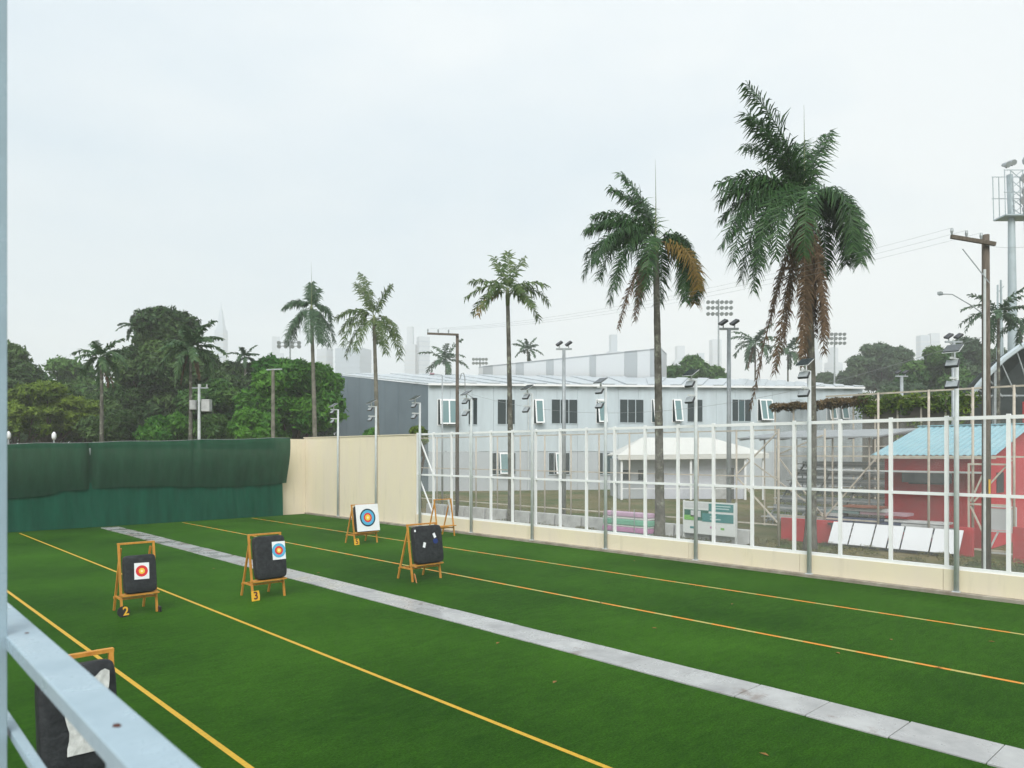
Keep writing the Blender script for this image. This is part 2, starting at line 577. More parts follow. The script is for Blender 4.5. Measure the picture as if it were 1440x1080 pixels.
def wall_grime():
    t = MATS['cream_wall'].node_tree
    b = t.nodes['Principled BSDF']
    g_ = t.nodes.new('ShaderNodeNewGeometry')
    def nz_(scale, st):
        mpn = t.nodes.new('ShaderNodeMapping'); mpn.inputs['Scale'].default_value = st
        t.links.new(g_.outputs['Position'], mpn.inputs[0])
        n = t.nodes.new('ShaderNodeTexNoise'); n.inputs['Scale'].default_value = scale; n.inputs['Detail'].default_value = 7; n.inputs['Roughness'].default_value = 0.7
        t.links.new(mpn.outputs[0], n.inputs['Vector'])
        return n
    src = b.inputs['Base Color'].links[0].from_socket
    for n, lo, hi, amt, c in ((nz_(2.2, (1, 1, 0.10)), 0.56, 0.74, 0.34, (0.44, 0.40, 0.31)), (nz_(1.1, (1, 1, 1)), 0.58, 0.72, 0.25, (0.60, 0.52, 0.36))):
        r = t.nodes.new('ShaderNodeMapRange'); r.inputs[1].default_value = lo; r.inputs[2].default_value = hi; r.inputs[4].default_value = amt
        t.links.new(n.outputs['Fac'], r.inputs[0])
        mx = t.nodes.new('ShaderNodeMix'); mx.data_type = 'RGBA'; mx.inputs[7].default_value = (*c, 1)
        t.links.new(r.outputs[0], mx.inputs[0]); t.links.new(src, mx.inputs[6])
        src = mx.outputs[2]
    t.links.new(src, b.inputs['Base Color'])
wall_grime()
# white netting fence
material('fence_white', (0.84, 0.86, 0.87), 0.4, 0.45, var=0.06, var_scale=2.5)
net_material('clear_net', (0.74, 0.74, 0.73), 0.15, 0.5, var=0.04)
fence = thing('net_fence', 'white steel frame fence hung with fine netting along the right of the turf', 'fence', (FX, 0, 0))
ZT, ZM, ZB = 5.2, 2.95, 0.75
posts = []
yy = 11.92 - 1.575 * 11
while yy < 33.9:
    posts.append(yy); yy += 1.575
posts.append(33.86)
pw = 0.10
post_me = MB().span((-pw / 2, -pw / 2, 0.72), (pw / 2, pw / 2, ZT + 0.09)).build('post', 'fence_white', fence)
for i, y in enumerate(posts):
    p = post_me if i == 0 else post_me.copy()
    if i: COL.objects.link(p)
    p.location = (0.08, y, 0)
for z, h in ((ZT, 0.105), (ZM, 0.09), (ZB + 0.022, 0.10)):
    for i in range(len(posts) - 1):
        MB().span((0.08 - pw / 2 - 0.003, posts[i] + pw / 2, z - h / 2), (0.08 + pw / 2 - 0.004, posts[i + 1] - pw / 2, z + h / 2)).build('rail', 'fence_white', fence)
for z0, z1 in ((ZT - 0.05, ZM + 0.05), (ZM - 0.05, ZB + 0.06)):
    MB().beam((0.08, posts[-1] - 0.06, z0), (0.08, posts[-3] + 0.04 if posts[-2] > 33 else posts[-2] + 0.04, z1), 0.06).build('brace', 'fence_white', fence)
for i in range(len(posts) - 1):
    if posts[i + 1] < 3: continue
    nb = MB()
    y0, y1 = posts[i] + 0.02, posts[i + 1] - 0.02
    nb.quad((0.125, y0, ZB), (0.125, y1, ZB), (0.125, y1, ZT), (0.125, y0, ZT))
    nb.build('netting', 'clear_net', fence)

# light poles standing in front of the fence
lp = None
labels_lp = ['closest to the right edge of the photo', 'second from the right edge, beside the tall palm trunk', 'third from the right edge, right of the second palm trunk',
             'fourth from the right edge', 'fifth from the right edge', 'sixth from the right edge, in front of the empty target stand',
             'at the joint of cream wall and netting', 'in front of the cream wall, nearer the netting', 'in front of the cream wall, nearer the green curtain']
for k in range(9):
    y = 6.88 + 4.42 * k
    lab = 'pale floodlight pole ' + labels_lp[k]
    loc = (FX - 0.11, y, 0)
    if lp is None:
        lp = thing('floodlight_pole', lab, 'light pole', loc, group='floodlight poles along the fence')
        MB().tube([(0, 0, 0.1), (0, 0, 4.6), (0, 0, 6.95)], [0.074, 0.068, 0.060], 12).build('pole', 'pole_grey', lp, smooth=True)
        MB().box((0, 0, 0.11), (0.2, 0.2, 0.02)).build('base_plate', 'pole_grey', lp)
        for z in (6.93, 6.35):
            a = MB().span((-0.52, -0.03, z - 0.03), (-0.055, 0.03, z + 0.03)).build('arm', 'white_paint', lp)
        # solar panel on the upper arm
        R = Matrix.Rotation(math.radians(-28), 3, 'Y')
        pn = MB().box((-0.34, 0, 7.22), (0.5, 0.42, 0.035), R).build('solar_panel', 'panel_glass', lp)
        MB().box((-0.34, 0, 7.196), (0.53, 0.45, 0.012), R).build('panel_frame', 'white_paint', pn)
        MB().beam((-0.3, 0, 6.96), (-0.33, 0, 7.18), 0.05).build('bracket', 'white_paint', lp)
        R2 = Matrix.Rotation(math.radians(38), 3, 'Y')
        for z in (6.77, 6.16):
            ho = MB().box((-0.40, 0, z), (0.09, 0.36, 0.27), R2).build('lamp_housing', 'dark_plastic', lp, bevel=0.015, seg=1)
            MB().box(Vector((-0.40, 0, z)) + R2 @ Vector((-0.048, 0, 0)), (0.006, 0.31, 0.22), R2).build('lens', 'grey_steel', ho)
            MB().beam((-0.36, 0.0, z + 0.16), (-0.36, 0, z + 0.06), 0.04).build('yoke', 'white_paint', lp)
    else:
        dup(lp, loc, lab)

# ================================================================== GREEN CURTAIN
def curtain_mat(name, color, opac, trans):
    m = net_material(name, color, opac, trans, var=0.0)
    t = m.node_tree
    co = t.nodes.new('ShaderNodeTexCoord')
    mpn = t.nodes.new('ShaderNodeMapping'); mpn.inputs['Scale'].default_value = (1.6, 1, 0.25)
    t.links.new(co.outputs['Object'], mpn.inputs[0])
    n = t.nodes.new('ShaderNodeTexNoise'); n.inputs['Scale'].default_value = 1.2; n.inputs['Detail'].default_value = 8; n.inputs['Roughness'].default_value = 0.7
    t.links.new(mpn.outputs[0], n.inputs['Vector'])
    r = t.nodes.new('ShaderNodeValToRGB')
    e = r.color_ramp.elements
    e[0].position = 0.3; e[0].color = (*[c * 0.78 for c in color], 1)
    e[1].position = 0.7; e[1].color = (*[c * 1.2 for c in color], 1)
    t.links.new(n.outputs['Fac'], r.inputs[0])
    for nd in t.nodes:
        if nd.type in ('BSDF_DIFFUSE', 'BSDF_TRANSLUCENT'):
            t.links.new(r.outputs[0], nd.inputs[0])
curtain_mat('curtain_upper', (0.025, 0.092, 0.053), 0.97, 0.42)
curtain_mat('curtain_lower', (0.011, 0.096, 0.058), 0.985, 0.25)
gc = thing('green_curtain', 'dark green shade net curtain hung across the far end behind the targets', 'curtain', (0, BY, 0))
def sheet(nx, nz, fn):
    v, q = [], []
    for i in range(nx + 1):
        for j in range(nz + 1):
            v.append(fn(i / nx, j / nz))
    for i in range(nx):
        for j in range(nz):
            a = i * (nz + 1) + j
            q.append((a, a + nz + 1, a + nz + 2, a + 1))
    return v, q
X0, X1 = -6.0, 22.8
def ztop(x):
    return 4.40 + 0.034 * max(x, 0) - 0.05 * abs(math.sin(x * math.pi / 4.3))
def upper(s, t):
    x = X0 + (X1 - X0) * s
    zt = ztop(x)
    zb = 2.02 + 0.09 * math.sin(x * 0.55 + 0.5) + (0.10 if x > 9.5 else -0.12 * min(1, (9.5 - x)))
    z = zb + (zt - zb) * t
    yb = -0.24 - 0.62 * math.sin(t * math.pi * 0.5) ** 1.6 * (0.75 + 0.25 * math.sin(x * 0.37)) - 0.10 * math.sin(math.pi * min(1, t * 1.1))
    if t > 0.95: yb += (t - 0.95) * 2.0
    fold = 0.03 * math.sin(x * 3.1 + 2 * math.sin(x * 0.7)) * (0.25 + 0.75 * (1 - t)) + 0.012 * math.sin(x * 9.0 + t * 4)
    dip = -0.42 * math.exp(-((x - 11.15) / 0.20) ** 2) * (0.25 + 0.75 * t) - 0.10 * math.exp(-((x - 16.7) / 0.15) ** 2) * t
    return (x, yb + fold - dip * 1.6, z)
v, q = sheet(240, 16, upper)
MB().add(v, q).build('upper_curtain', 'curtain_upper', gc, smooth=True)
def lower(s, t):
    x = X0 + (X1 - 0.25 - X0) * s
    zt = 2.45 - 0.06 * math.sin(x * 0.5)
    z = 0.01 + (zt - 0.01) * t
    fold = 0.03 * math.sin(x * 4.3 + 1.5 * math.sin(x * 0.9)) + 0.010 * math.sin(x * 11 + 3 * t)
    return (x, -0.12 + fold - 0.10 * (1 - t), z)
v, q = sheet(260, 8, lower)
MB().add(v, q).build('lower_curtain', 'curtain_lower', gc, smooth=True)
pts = [(X0 + (X1 - X0) * i / 60, upper(i / 60, 1.0)[1] + 0.02, ztop(X0 + (X1 - X0) * i / 60) + 0.012) for i in range(61)]
MB().tube(pts, 0.012, 5).build('top_cable', 'wire', gc)
for x in (-2.0, 4.5, 11.15, 16.7, 22.1):
    MB().tube([(x, -0.02, -0.0), (x, -0.02, ztop(x) - 0.3)], 0.05, 8).build('curtain_post', 'pole_grey', gc)
    if x != 11.15: MB().beam((x, -0.02, ztop(x) - 0.35), (x, -0.40, ztop(x) - 0.20), 0.05).build('outrigger', 'pole_grey', gc)

# ================================================================== RAILING IN THE FOREGROUND
material('rail_paint', (0.32, 0.43, 0.50), 0.32, 0.5, var=0.12, var_scale=6, rough_var=0.12)
material('rust', (0.12, 0.045, 0.03), 0.85, 0.2, var=0.5, var_scale=60)
material('platform_concrete', (0.35, 0.34, 0.32), 0.8, 0.2, var=0.25)
pl = MB().span((-3.5, -2.0, 2.35), (0.62, 6.0, 2.55)).build('viewing_platform', 'platform_concrete')
tag(pl, kind='structure')
rl = thing('handrail', 'pale blue-grey painted steel handrail close by in the lower left corner', 'railing', (0.465, 0.0, 2.55), math.radians(-0.7))
zr = EYE - 0.60 - 2.55
tr = MB().box((0.0, 1.4, zr - 0.022), (0.104, 4.4, 0.044)).build('top_rail', 'rail_paint', rl, bevel=0.007, seg=3)
MB().box((-0.02, 1.4, zr - 0.335), (0.03, 4.4, 0.03)).build('lower_rail', 'rail_paint', rl, bevel=0.005)
MB().box((-0.02, 1.4, zr - 0.70), (0.03, 4.4, 0.03)).build('lower_rail', 'rail_paint', rl, bevel=0.005)
for y in (0.4, 1.74):
    MB().span((-0.03, y - 0.03, 0), (0.03, y + 0.03, zr - 0.045)).build('post', 'rail_paint', rl)
for (x, y, s) in ((-0.006, 1.777, 0.0095), (0.008, 2.89, 0.007)):
    mbs = MB(); n = 12
    ring = [(x + s * math.cos(2 * math.pi * k / n) * random.uniform(0.75, 1.15), y + 1.5 * s * math.sin(2 * math.pi * k / n) * random.uniform(0.75, 1.15), zr + 0.0006) for k in range(n)]
    mbs.add(ring + [(x, y, zr + 0.0022)], [(k, (k + 1) % n, n) for k in range(n)])
    mbs.build('rust_spot', 'rust', tr)
cl = thing('roof_column', 'pale painted steel column along the left edge of the photo', 'column', (0.415, 2.930, 2.55), math.radians(-0.7))
MB().span((-0.04, -0.04, 0), (0.04, 0.04, 4.6)).build('shaft', 'rail_paint', cl, bevel=0.004)
MB().span((-0.08, -0.08, 0), (0.08, 0.08, 0.015)).build('base_plate', 'rail_paint', cl)

# ================================================================== ARCHERY TARGETS
material('stand_wood', (0.62, 0.31, 0.055), 0.6, 0.3, var=0.35, var_scale=7, var_color=(0.46, 0.185, 0.03), stretch=(2, 2, 0.5))
material('butt_foam', (0.012, 0.014, 0.017), 0.6, 0.3, var=0.35, var_scale=9, bump=0.6, bump_scale=16, var_color=(0.030, 0.034, 0.038))
material('paper', (0.80, 0.82, 0.85), 0.8, 0.2)
material('paper_torn', (0.62, 0.64, 0.63), 0.8, 0.2, var=0.3, var_scale=14)
material('ring_white', (0.72, 0.76, 0.86), 0.8, 0.2)
material('ring_black', (0.012, 0.035, 0.055), 0.8, 0.2)
material('ring_blue', (0.10, 0.42, 0.66), 0.8, 0.2)
material('ring_red', (0.66, 0.045, 0.05), 0.8, 0.2)
material('ring_gold', (0.85, 0.55, 0.06), 0.8, 0.2)
material('ring_centre', (0.90, 0.78, 0.45), 0.8, 0.2)
material('plate_black', (0.015, 0.015, 0.015), 0.5)
material('plate_yellow', (0.75, 0.42, 0.03), 0.5)
material('plate_orange', (0.62, 0.28, 0.12), 0.5)
material('digit_dark', (0.09, 0.015, 0.015), 0.6)
material('blue_scrap', (0.01, 0.03, 0.16), 0.7)

def text_mesh(txt, size, mat, parent, loc, rot):
    cu = bpy.data.curves.new('digit', 'FONT')
    cu.body = txt
    cu.size = size
    cu.extrude = 0.002
    cu.offset = size * 0.02
    cu.align_x = 'CENTER'
    cu.align_y = 'CENTER'
    ob = bpy.data.objects.new('digit', cu)
    COL.objects.link(ob)
    dg = bpy.context.evaluated_depsgraph_get()
    me = bpy.data.meshes.new_from_object(ob.evaluated_get(dg))
    bpy.data.objects.remove(ob)
    o = link('digit', me, mat, parent)
    o.location = loc
    o.rotation_euler = rot
    return o

LEAN = 0.30 / 1.82
def make_target(loc, label, W=1.05, H=1.82, butt=None, rotz=0.0, faces=(), plate=None, name='archery_target'):
    r = thing(name, label, 'archery target' if butt else 'target stand', loc, rotz)
    mw = 'stand_wood'
    t = 0.05
    fy = lambda z: -0.12 + LEAN * z
    for s in (-1, 1):
        MB().beam((s * W / 2, fy(0), 0.0), (s * W / 2, fy(H), H), t, 0.06, up=(0, -1, 0)).build('leg', mw, r)
        MB().beam((s * (W / 2 - 0.06), 0.80, 0.0), (s * (W / 2 - 0.06), fy(H - 0.12) + 0.06, H - 0.12), t, 0.055, up=(0, -1, 0)).build('leg', mw, r)
        MB().beam((s * (W / 2 - 0.02), fy(0.42) - 0.0, 0.40), (s * (W / 2 - 0.05), 0.62, 0.40), 0.03, 0.05).build('side_brace', mw, r)
    MB().beam((-W / 2 - 0.03, fy(H), H), (W / 2 + 0.03, fy(H), H), 0.07, 0.045).build('top_bar', mw, r)
    zs = 0.53
    MB().beam((-W / 2 - 0.02, fy(zs) - 0.08, zs), (W / 2 + 0.02, fy(zs) - 0.08, zs), 0.28, 0.04).build('shelf', mw, r)
    MB().beam((-W / 2 + 0.02, 0.70, 0.36), (W / 2 - 0.02, 0.70, 0.36), 0.035, 0.06).build('rear_bar', mw, r)
    MB().beam((-W / 2 + 0.02, fy(0.42) + 0.02, 0.42), (W / 2 - 0.02, fy(0.42) + 0.02, 0.42), 0.03, 0.05).build('front_bar', mw, r)
    if butt:
        bwid, bh, bt, bx, bz = butt
        R = Matrix.Rotation(-math.atan(LEAN), 3, 'X')
        zc = zs + 0.02 + bh / 2 + bz
        c = Vector((bx, fy(zc) - 0.03 - bt / 2, zc))
        n = 7
        vv, ff = [], []
        bo = None
        b = bmesh.new()
        bmesh.ops.create_cube(b, size=1.0)
        bmesh.ops.subdivide_edges(b, edges=b.edges[:], cuts=9, use_grid_fill=True)
        for q_ in b.verts:
            x, y_, z = q_.co
            # pillow the block: rounded corners and a slack, lumpy skin
            ex, ez = abs(x) * 2, abs(z) * 2
            f = 1 - 0.32 * max(0, max(ex, ez) - 0.72) / 0.28 * 0.55
            k = 1 - 0.045 * (ex ** 6) * (ez ** 6) * 1.4
            q_.co = (x * bwid * k * (1 - 0.02 * (abs(y_) * 2) ** 3), y_ * bt * f + random.uniform(-0.006, 0.006), z * bh * k * (1 - 0.02 * (abs(y_) * 2) ** 3) + (-0.012 if z > -0.45 else 0) * math.cos(x * 3))
        me = bpy.data.meshes.new('butt')
        b.to_mesh(me); b.free()
        me.polygons.foreach_set('use_smooth', [True] * len(me.polygons))
        me.transform(Matrix.Translation(c) @ R.to_4x4())
        bo = link('butt', me, 'butt_foam', r)
        sm = bo.modifiers.new('sub', 'SUBSURF'); sm.levels = 1; sm.render_levels = 1
        front = -bt / 2 - 0.004
        for fc in faces:
            kind, fx, fz, fw, fh, rings, tilt = fc
            RT = R @ Matrix.Rotation(tilt, 3, 'Y')
            base = c + R @ Vector((fx, front - 0.006, fz))
            if kind == 'paper':
                nx, nz_ = 6, 6
                v, q = sheet(nx, nz_, lambda a, d: tuple(base + RT @ Vector(((a - .5) * fw, random.uniform(-0.003, 0.001), (d - .5) * fh))))
                pp = MB().add(v, q).build('target_face', 'paper', r)
            elif kind == 'torn':
                v, q = sheet(9, 10, lambda a, d: tuple(base + RT @ Vector(((a - .5) * fw * (1 + 0.04 * math.sin(d * 17)) + 0.02 * math.sin(d * 7), -0.012 + random.uniform(-0.007, 0.003), (d - .5) * fh + 0.05 * math.sin(a * 9) * d * d))))
                pp = MB().add(v, q).build('torn_paper', 'paper_torn', r)
            else:
                nn = 9
                ring = [base + RT @ Vector((fw / 2 * math.cos(k * 2 * math.pi / nn) * random.uniform(.7, 1.1), -0.006, fh / 2 * math.sin(k * 2 * math.pi / nn) * random.uniform(.75, 1.1))) for k in range(nn)]
                pp = MB().prism(ring, RT @ Vector((0, 0.006, 0))).build('paper_scrap', kind, r)
            for j, (rad, mt) in enumerate(rings):
                nn = 40
                o_ = base + RT @ Vector((0, -0.006 - 0.0022 * j, 0))
                MB().prism([o_ + RT @ Vector((rad * math.cos(k * 2 * math.pi / nn), 0, rad * math.sin(k * 2 * math.pi / nn))) for k in range(nn)], RT @ Vector((0, 0.0018, 0))).build('ring', mt, pp)
    if plate:
        pm, dm, txt, shape, prot = plate
        px, py = -W / 2 + 0.03, fy(0) - 0.12
        R = Matrix.Rotation(-0.2, 3, 'X')
        Rz = Matrix.Rotation(prot, 3, 'Z')
        cpt = Vector((px, py, 0.135))
        if shape == 'round':
            ring = [cpt + Rz @ R @ Vector((-0.02 + 0.16 * math.cos(k * math.pi / 9), 0, 0.145 * math.sin(k * math.pi / 9))) for k in range(18)]
        else:
            ring = [cpt + Rz @ R @ Vector((x, 0, z)) for x, z in ((-0.13, -0.14), (0.11, -0.14), (0.13, 0.0), (0.11, 0.14), (-0.12, 0.14))]
        pob = MB().prism(ring, Rz @ R @ Vector((0, 0.02, 0))).build('number_plate', pm, r)
        if txt:
            text_mesh(txt, 0.30, dm, pob, cpt + Rz @ R @ Vector((0.0 if shape != 'round' else 0.03, -0.004, 0)), (math.radians(90) - 0.2, 0, prot))
    return r

t1 = make_target((2.22, 9.62, 0), 'archery target with torn white paper, nearest, half hidden behind the handrail', W=0.72, butt=(0.80, 1.24, 0.24, -0.05, 0),
                 faces=(('torn', 0.08, 0.04, 0.44, 0.84, (), 0.02), ('paper_torn', -0.05, -0.36, 0.05, 0.03, (), 0.4)), plate=('plate_yellow', 'digit_dark', None, 'square', 0))
t2 = make_target((6.12, 20.75, 0), 'archery target with small red and gold face and black plate 2', W=0.85, butt=(0.79, 0.99, 0.24, 0, 0),
                 faces=(('paper', 0.02, 0.06, 0.36, 0.42, ((0.145, 'ring_red'), (0.075, 'ring_gold'), (0.03, 'ring_centre')), 0.03),), plate=('plate_black', 'plate_yellow', '2', 'round', 0.15))
MB().box((0.47, -0.16, 0.07), (0.06, 0.16, 0.14)).build('foot_block', 'plate_black', t2)
t3 = make_target((9.50, 20.45, 0), 'archery target with blue ringed face at its right edge and yellow plate 3', W=0.95, butt=(0.94, 1.25, 0.25, 0.03, 0),
                 faces=(('paper', 0.24, 0.16, 0.40, 0.52, ((0.205, 'ring_blue'), (0.125, 'ring_red'), (0.07, 'ring_gold'), (0.03, 'ring_centre')), 0.0),), plate=('plate_yellow', 'digit_dark', '3', 'square', 0.12))
t4 = make_target((14.62, 19.75, 0), 'archery target with bare black butt and a few paper scraps', W=1.14, H=1.82, butt=(1.14, 1.25, 0.27, 0.03, 0),
                 faces=(('paper', -0.22, -0.02, 0.10, 0.17, (), 0.35), ('paper', 0.22, 0.26, 0.10, 0.16, (), -0.35), ('blue_scrap', 0.25, 0.08, 0.24, 0.18, (), 0.2), ('paper', -0.54, 0.46, 0.06, 0.07, (), 0)),
                 plate=('plate_orange', 'digit_dark', None, 'square', 1.1))
t5 = make_target((18.42, 29.5, 0), 'archery target with large white full ring face near the cream wall', W=1.18, H=1.78, butt=(1.18, 1.22, 0.25, 0, 0),
                 faces=(('paper', 0.02, 0.02, 1.20, 1.23, ((0.41, 'ring_black'), (0.345, 'ring_blue'), (0.215, 'ring_red'), (0.14, 'ring_gold'), (0.055, 'ring_centre')), 0.0),), plate=('plate_yellow', 'digit_dark', '5', 'square', 0.0))
t6 = make_target((22.85, 29.2, 0), 'empty wooden target stand by the netting fence', W=1.05, H=1.84, butt=None, name='target_stand')
MB().beam((0.30, 0.10, 1.82), (0.42, 0.05, 1.15), 0.10, 0.012, up=(0, -1, 0)).build('paper_strip', 'paper_torn', t6)

# fallen leaves on the turf
material('dry_leaf', (0.30, 0.16, 0.05), 0.8, 0.2, var=0.4, var_scale=40)
lm = None
for (u, v_) in ((1178, 919), (845, 848), (920, 884), (1395, 903), (448, 806), (1253, 900), (892, 789), (1075, 1062), (700, 905), (560, 850), (1030, 850), (300, 800), (780, 960), (1320, 940)):
    d = EYE * F / (v_ - HZ)
    p = P(u, v_, d)
    if lm is None:
        lm = MB().add([(-0.07, 0, 0.006), (0, -0.035, 0.02), (0.08, 0, 0.012), (0, 0.035, 0.022)], [(0, 1, 2), (0, 2, 3)]).build('fallen_leaf', 'dry_leaf')
        o = lm
    else:
        o = lm.copy(); COL.objects.link(o)
    o.location = (p.x, p.y, 0.004)
    o.rotation_euler = (0, 0, random.uniform(0, 6))
    tag(o, 'small dry brown leaf fallen on the green turf', 'leaf', 'fallen leaves on the turf')

# ================================================================== PALMS
leaf_material('palm_leaf', (0.0147, 0.0534, 0.0166), (0.0634, 0.1474, 0.0415), 0.28, 0.38)
leaf_material('palm_leaf_light', (0.050, 0.105, 0.028), (0.135, 0.190, 0.060), 0.28, 0.45)
leaf_material('palm_leaf_dull', (0.0405, 0.0878, 0.0473), (0.0878, 0.1620, 0.0810), 0.28, 0.5)
leaf_material('palm_leaf_mid', (0.040, 0.105, 0.040), (0.105, 0.185, 0.075), 0.3, 0.5)
leaf_material('palm_dead', (0.075, 0.050, 0.030), (0.18, 0.118, 0.070), 0.15, 0.8)
leaf_material('palm_yellow', (0.16, 0.11, 0.02), (0.28, 0.18, 0.04), 0.2, 0.6)
def trunk_material():
    m = material('palm_trunk', (0.16, 0.155, 0.135), 0.9, 0.15, var=0.6, var_scale=2.2, var_color=(0.045, 0.045, 0.035), bump=0.6, bump_scale=14, stretch=(1, 1, 0.7))
    t = m.node_tree
    b = t.nodes['Principled BSDF']
    co = t.nodes.new('ShaderNodeTexCoord')
    n = t.nodes.new('ShaderNodeTexNoise'); n.inputs['Scale'].default_value = 1.4; n.inputs['Detail'].default_value = 8; n.inputs['Roughness'].default_value = 0.75
    t.links.new(co.outputs['Object'], n.inputs['Vector'])
    r = t.nodes.new('ShaderNodeMapRange'); r.inputs[1].default_value = 0.53; r.inputs[2].default_value = 0.62
    t.links.new(n.outputs['Fac'], r.inputs[0])
    src = b.inputs['Base Color'].links[0].from_socket
    mx = t.nodes.new('ShaderNodeMix'); mx.data_type = 'RGBA'; mx.inputs[7].default_value = (0.27, 0.29, 0.23, 1)
    t.links.new(r.outputs[0], mx.inputs[0]); t.links.new(src, mx.inputs[6]); t.links.new(mx.outputs[2], b.inputs['Base Color'])
trunk_material()
material('crownshaft', (0.16, 0.20, 0.08), 0.5, 0.4, var=0.4, var_scale=2)
material('trunk_pale', (0.24, 0.23, 0.19), 0.9, 0.15, var=0.5, var_scale=2.0, var_color=(0.10, 0.10, 0.08), bump=0.5, bump_scale=14)

UPV = np.array((0, 0, 1.0))
def frond_arrays(az, e0, bend, L, nleaf, leaf_len, hang, width, wind=(0, 0), power=0.8, base_gap=0.14):
    """feather frond: arching rib + hanging leaflets (all quads)"""
    ns = 14
    tw = random.uniform(-0.5, 0.5)
    tau = random.uniform(0.24, 0.50)
    pts = [np.zeros(3)]
    tans = []
    for i in range(ns):
        s = (i + 0.5) / ns
        if bend > 2.30:
            el = e0 - bend * (1 - math.exp(-s / tau)) / (1 - math.exp(-1 / tau))
        else:
            el = e0 - bend * s ** power
        el = max(el, min(e0, -1.50))
        h = np.array((math.cos(az + tw * s), math.sin(az + tw * s), 0))
        d = h * math.cos(el) + UPV * math.sin(el) + np.array((wind[0], wind[1], 0)) * s
        d /= np.linalg.norm(d)
        tans.append(d)
        pts.append(pts[-1] + d * L / ns)
    pts = np.array(pts); tans = np.array(tans + [tans[-1]])
    V, Q, RND = [], [], []
    # rib: 3-sided tube as quads
    for i in range(ns + 1):
        t = tans[i]
        s = np.cross(t, UPV); s /= (np.linalg.norm(s) + 1e-6)
        n = np.cross(s, t)
        r = 0.035 * L / 4.5 * (1 - 0.85 * i / ns) + 0.004
        V += [pts[i] + s * r, pts[i] - s * r, pts[i] - n * r * 1.2]
    for i in range(ns):
        for k in range(3):
            a = i * 3 + k; b = i * 3 + (k + 1) % 3
            Q.append((a, b, b + 3, a + 3)); RND.append(0.75)
    for side in (-1, 1):
        for j in range(nleaf):
            s = base_gap + (1 - base_gap) * (j + random.random()) / nleaf
            x = s * ns
            i = min(int(x), ns - 1); f = x - i
            p = pts[i] * (1 - f) + pts[i + 1] * f
            t = tans[i] * (1 - f) + tans[i + 1] * f
            sd = np.cross(t, UPV); sd /= (np.linalg.norm(sd) + 1e-6)
            nn = np.cross(sd, t)
            ll = leaf_len * (0.45 + 0.55 * math.sin(math.pi * min(1, 0.12 + s * 0.80))) * random.uniform(0.6, 1.2)
            plum = random.uniform(-0.6, 0.6)
            d1 = t * (0.45 + 0.35 * s) + sd * side * random.uniform(0.7, 1.0) + nn * plum
            d1 /= np.linalg.norm(d1)
            d2 = d1 + np.array((wind[0], wind[1], 0)) * 0.35 - UPV * hang * random.uniform(0.4, 1.7)
            d2 /= np.linalg.norm(d2)
            wv = t * width * 0.5
            m = p + d1 * ll * 0.45
            e = m + d2 * ll * 0.55
            o = len(V)
            wq = wv * 1.3
            V += [p - wv * .6, p + wv * .6, m + wq, m - wq, e + wv * 0.18, e - wv * 0.18]
            Q += [(o, o + 1, o + 2, o + 3), (o + 3, o + 2, o + 4, o + 5)]
            q = random.random()
            RND += [q, q]
    return np.array(V), np.array(Q), np.array(RND)

RIGHT = (CS, -SN)
def screen_az(a_deg):
    """azimuth with 0 = towards image right, 90 = away from the camera, 180 = image left"""
    a = math.radians(a_deg)
    x = math.cos(a) * CS + math.sin(a) * SN
    y = -math.cos(a) * SN + math.sin(a) * CS
    return math.atan2(y, x)

def palm(base, crown, label, fronds, L, r_base=0.2, mat='palm_leaf', nleaf=60, leaf_len=0.75, width=0.05, hang=0.7,
         dead=(), spear=0.0, group=None, wind=0.0, shaft=0.0, trunk_mat='palm_trunk', r_top=None, yellow=(), bow=0.0):
    """fronds: list of (screen azimuth, start elevation, bend, length factor) in degrees"""
    base, crown = Vector(base), Vector(crown)
    r = thing('palm_tree', label, 'palm', base, group=group)
    rel = crown - base
    n = 70
    pts, rad = [], []
    r_top = r_top or r_base * 0.55
    sidev = Vector((RIGHT[0], RIGHT[1], 0)) * bow
    for i in range(n + 1):
        s = i / n
        pts.append(Vector((rel.x * s ** 1.5, rel.y * s ** 1.5, rel.z * s)) + sidev * math.sin(math.pi * s))
        flare = 0.5 * math.exp(-s * 22)
        rad.append((r_base + (r_top - r_base) * s ** 0.8) * (1 + flare) * random.uniform(0.955, 1.045))
    pts[0].z = -0.05
    MB().tube(pts, rad, 12).build('trunk', trunk_mat, r, smooth=True)
    if shaft > 0:
        MB().tube([pts[-1] - Vector((0, 0, 0.1)), pts[-1] + Vector((0, 0, shaft * .5)), pts[-1] + Vector((0, 0, shaft))], [r_top * 1.05, r_top * 1.25, r_top * 0.6], 10).build('crownshaft', 'crownshaft', r, smooth=True)
    top = np.array(rel) + np.array((0, 0, shaft * 0.8))
    wv = (-RIGHT[0] * wind, -RIGHT[1] * wind)
    def place(lst, m, nm, hg, npl, lw, ll):
        for (az, e0, bend, lf) in lst:
            Vv, Q, R = frond_arrays(screen_az(az + random.uniform(-5, 5)), math.radians(e0 + random.uniform(-4, 4)), math.radians(bend), L * lf, npl, ll, hg, lw, wv)
            np_mesh(nm, Vv + top + np.array((0, 0, random.uniform(-0.15, 0.05))), Q, m, r, R)
    place(fronds, mat, 'frond', hang, nleaf, width, leaf_len)
    place(yellow, 'palm_yellow', 'frond', hang, nleaf, width, leaf_len)
    place(dead, 'palm_dead', 'dead_frond', 1.6, int(nleaf * 1.1), width * 1.1, leaf_len * 0.62)
    if spear > 0:
        q = Vector(top)
        MB().tube([q, q + Vector((0.02, 0, spear * 0.5)), q + Vector((-0.03, 0, spear))], [0.04, 0.018, 0.004], 6).build('spear_leaf', 'crownshaft', r)
    return r

PX_ROW = 30.6
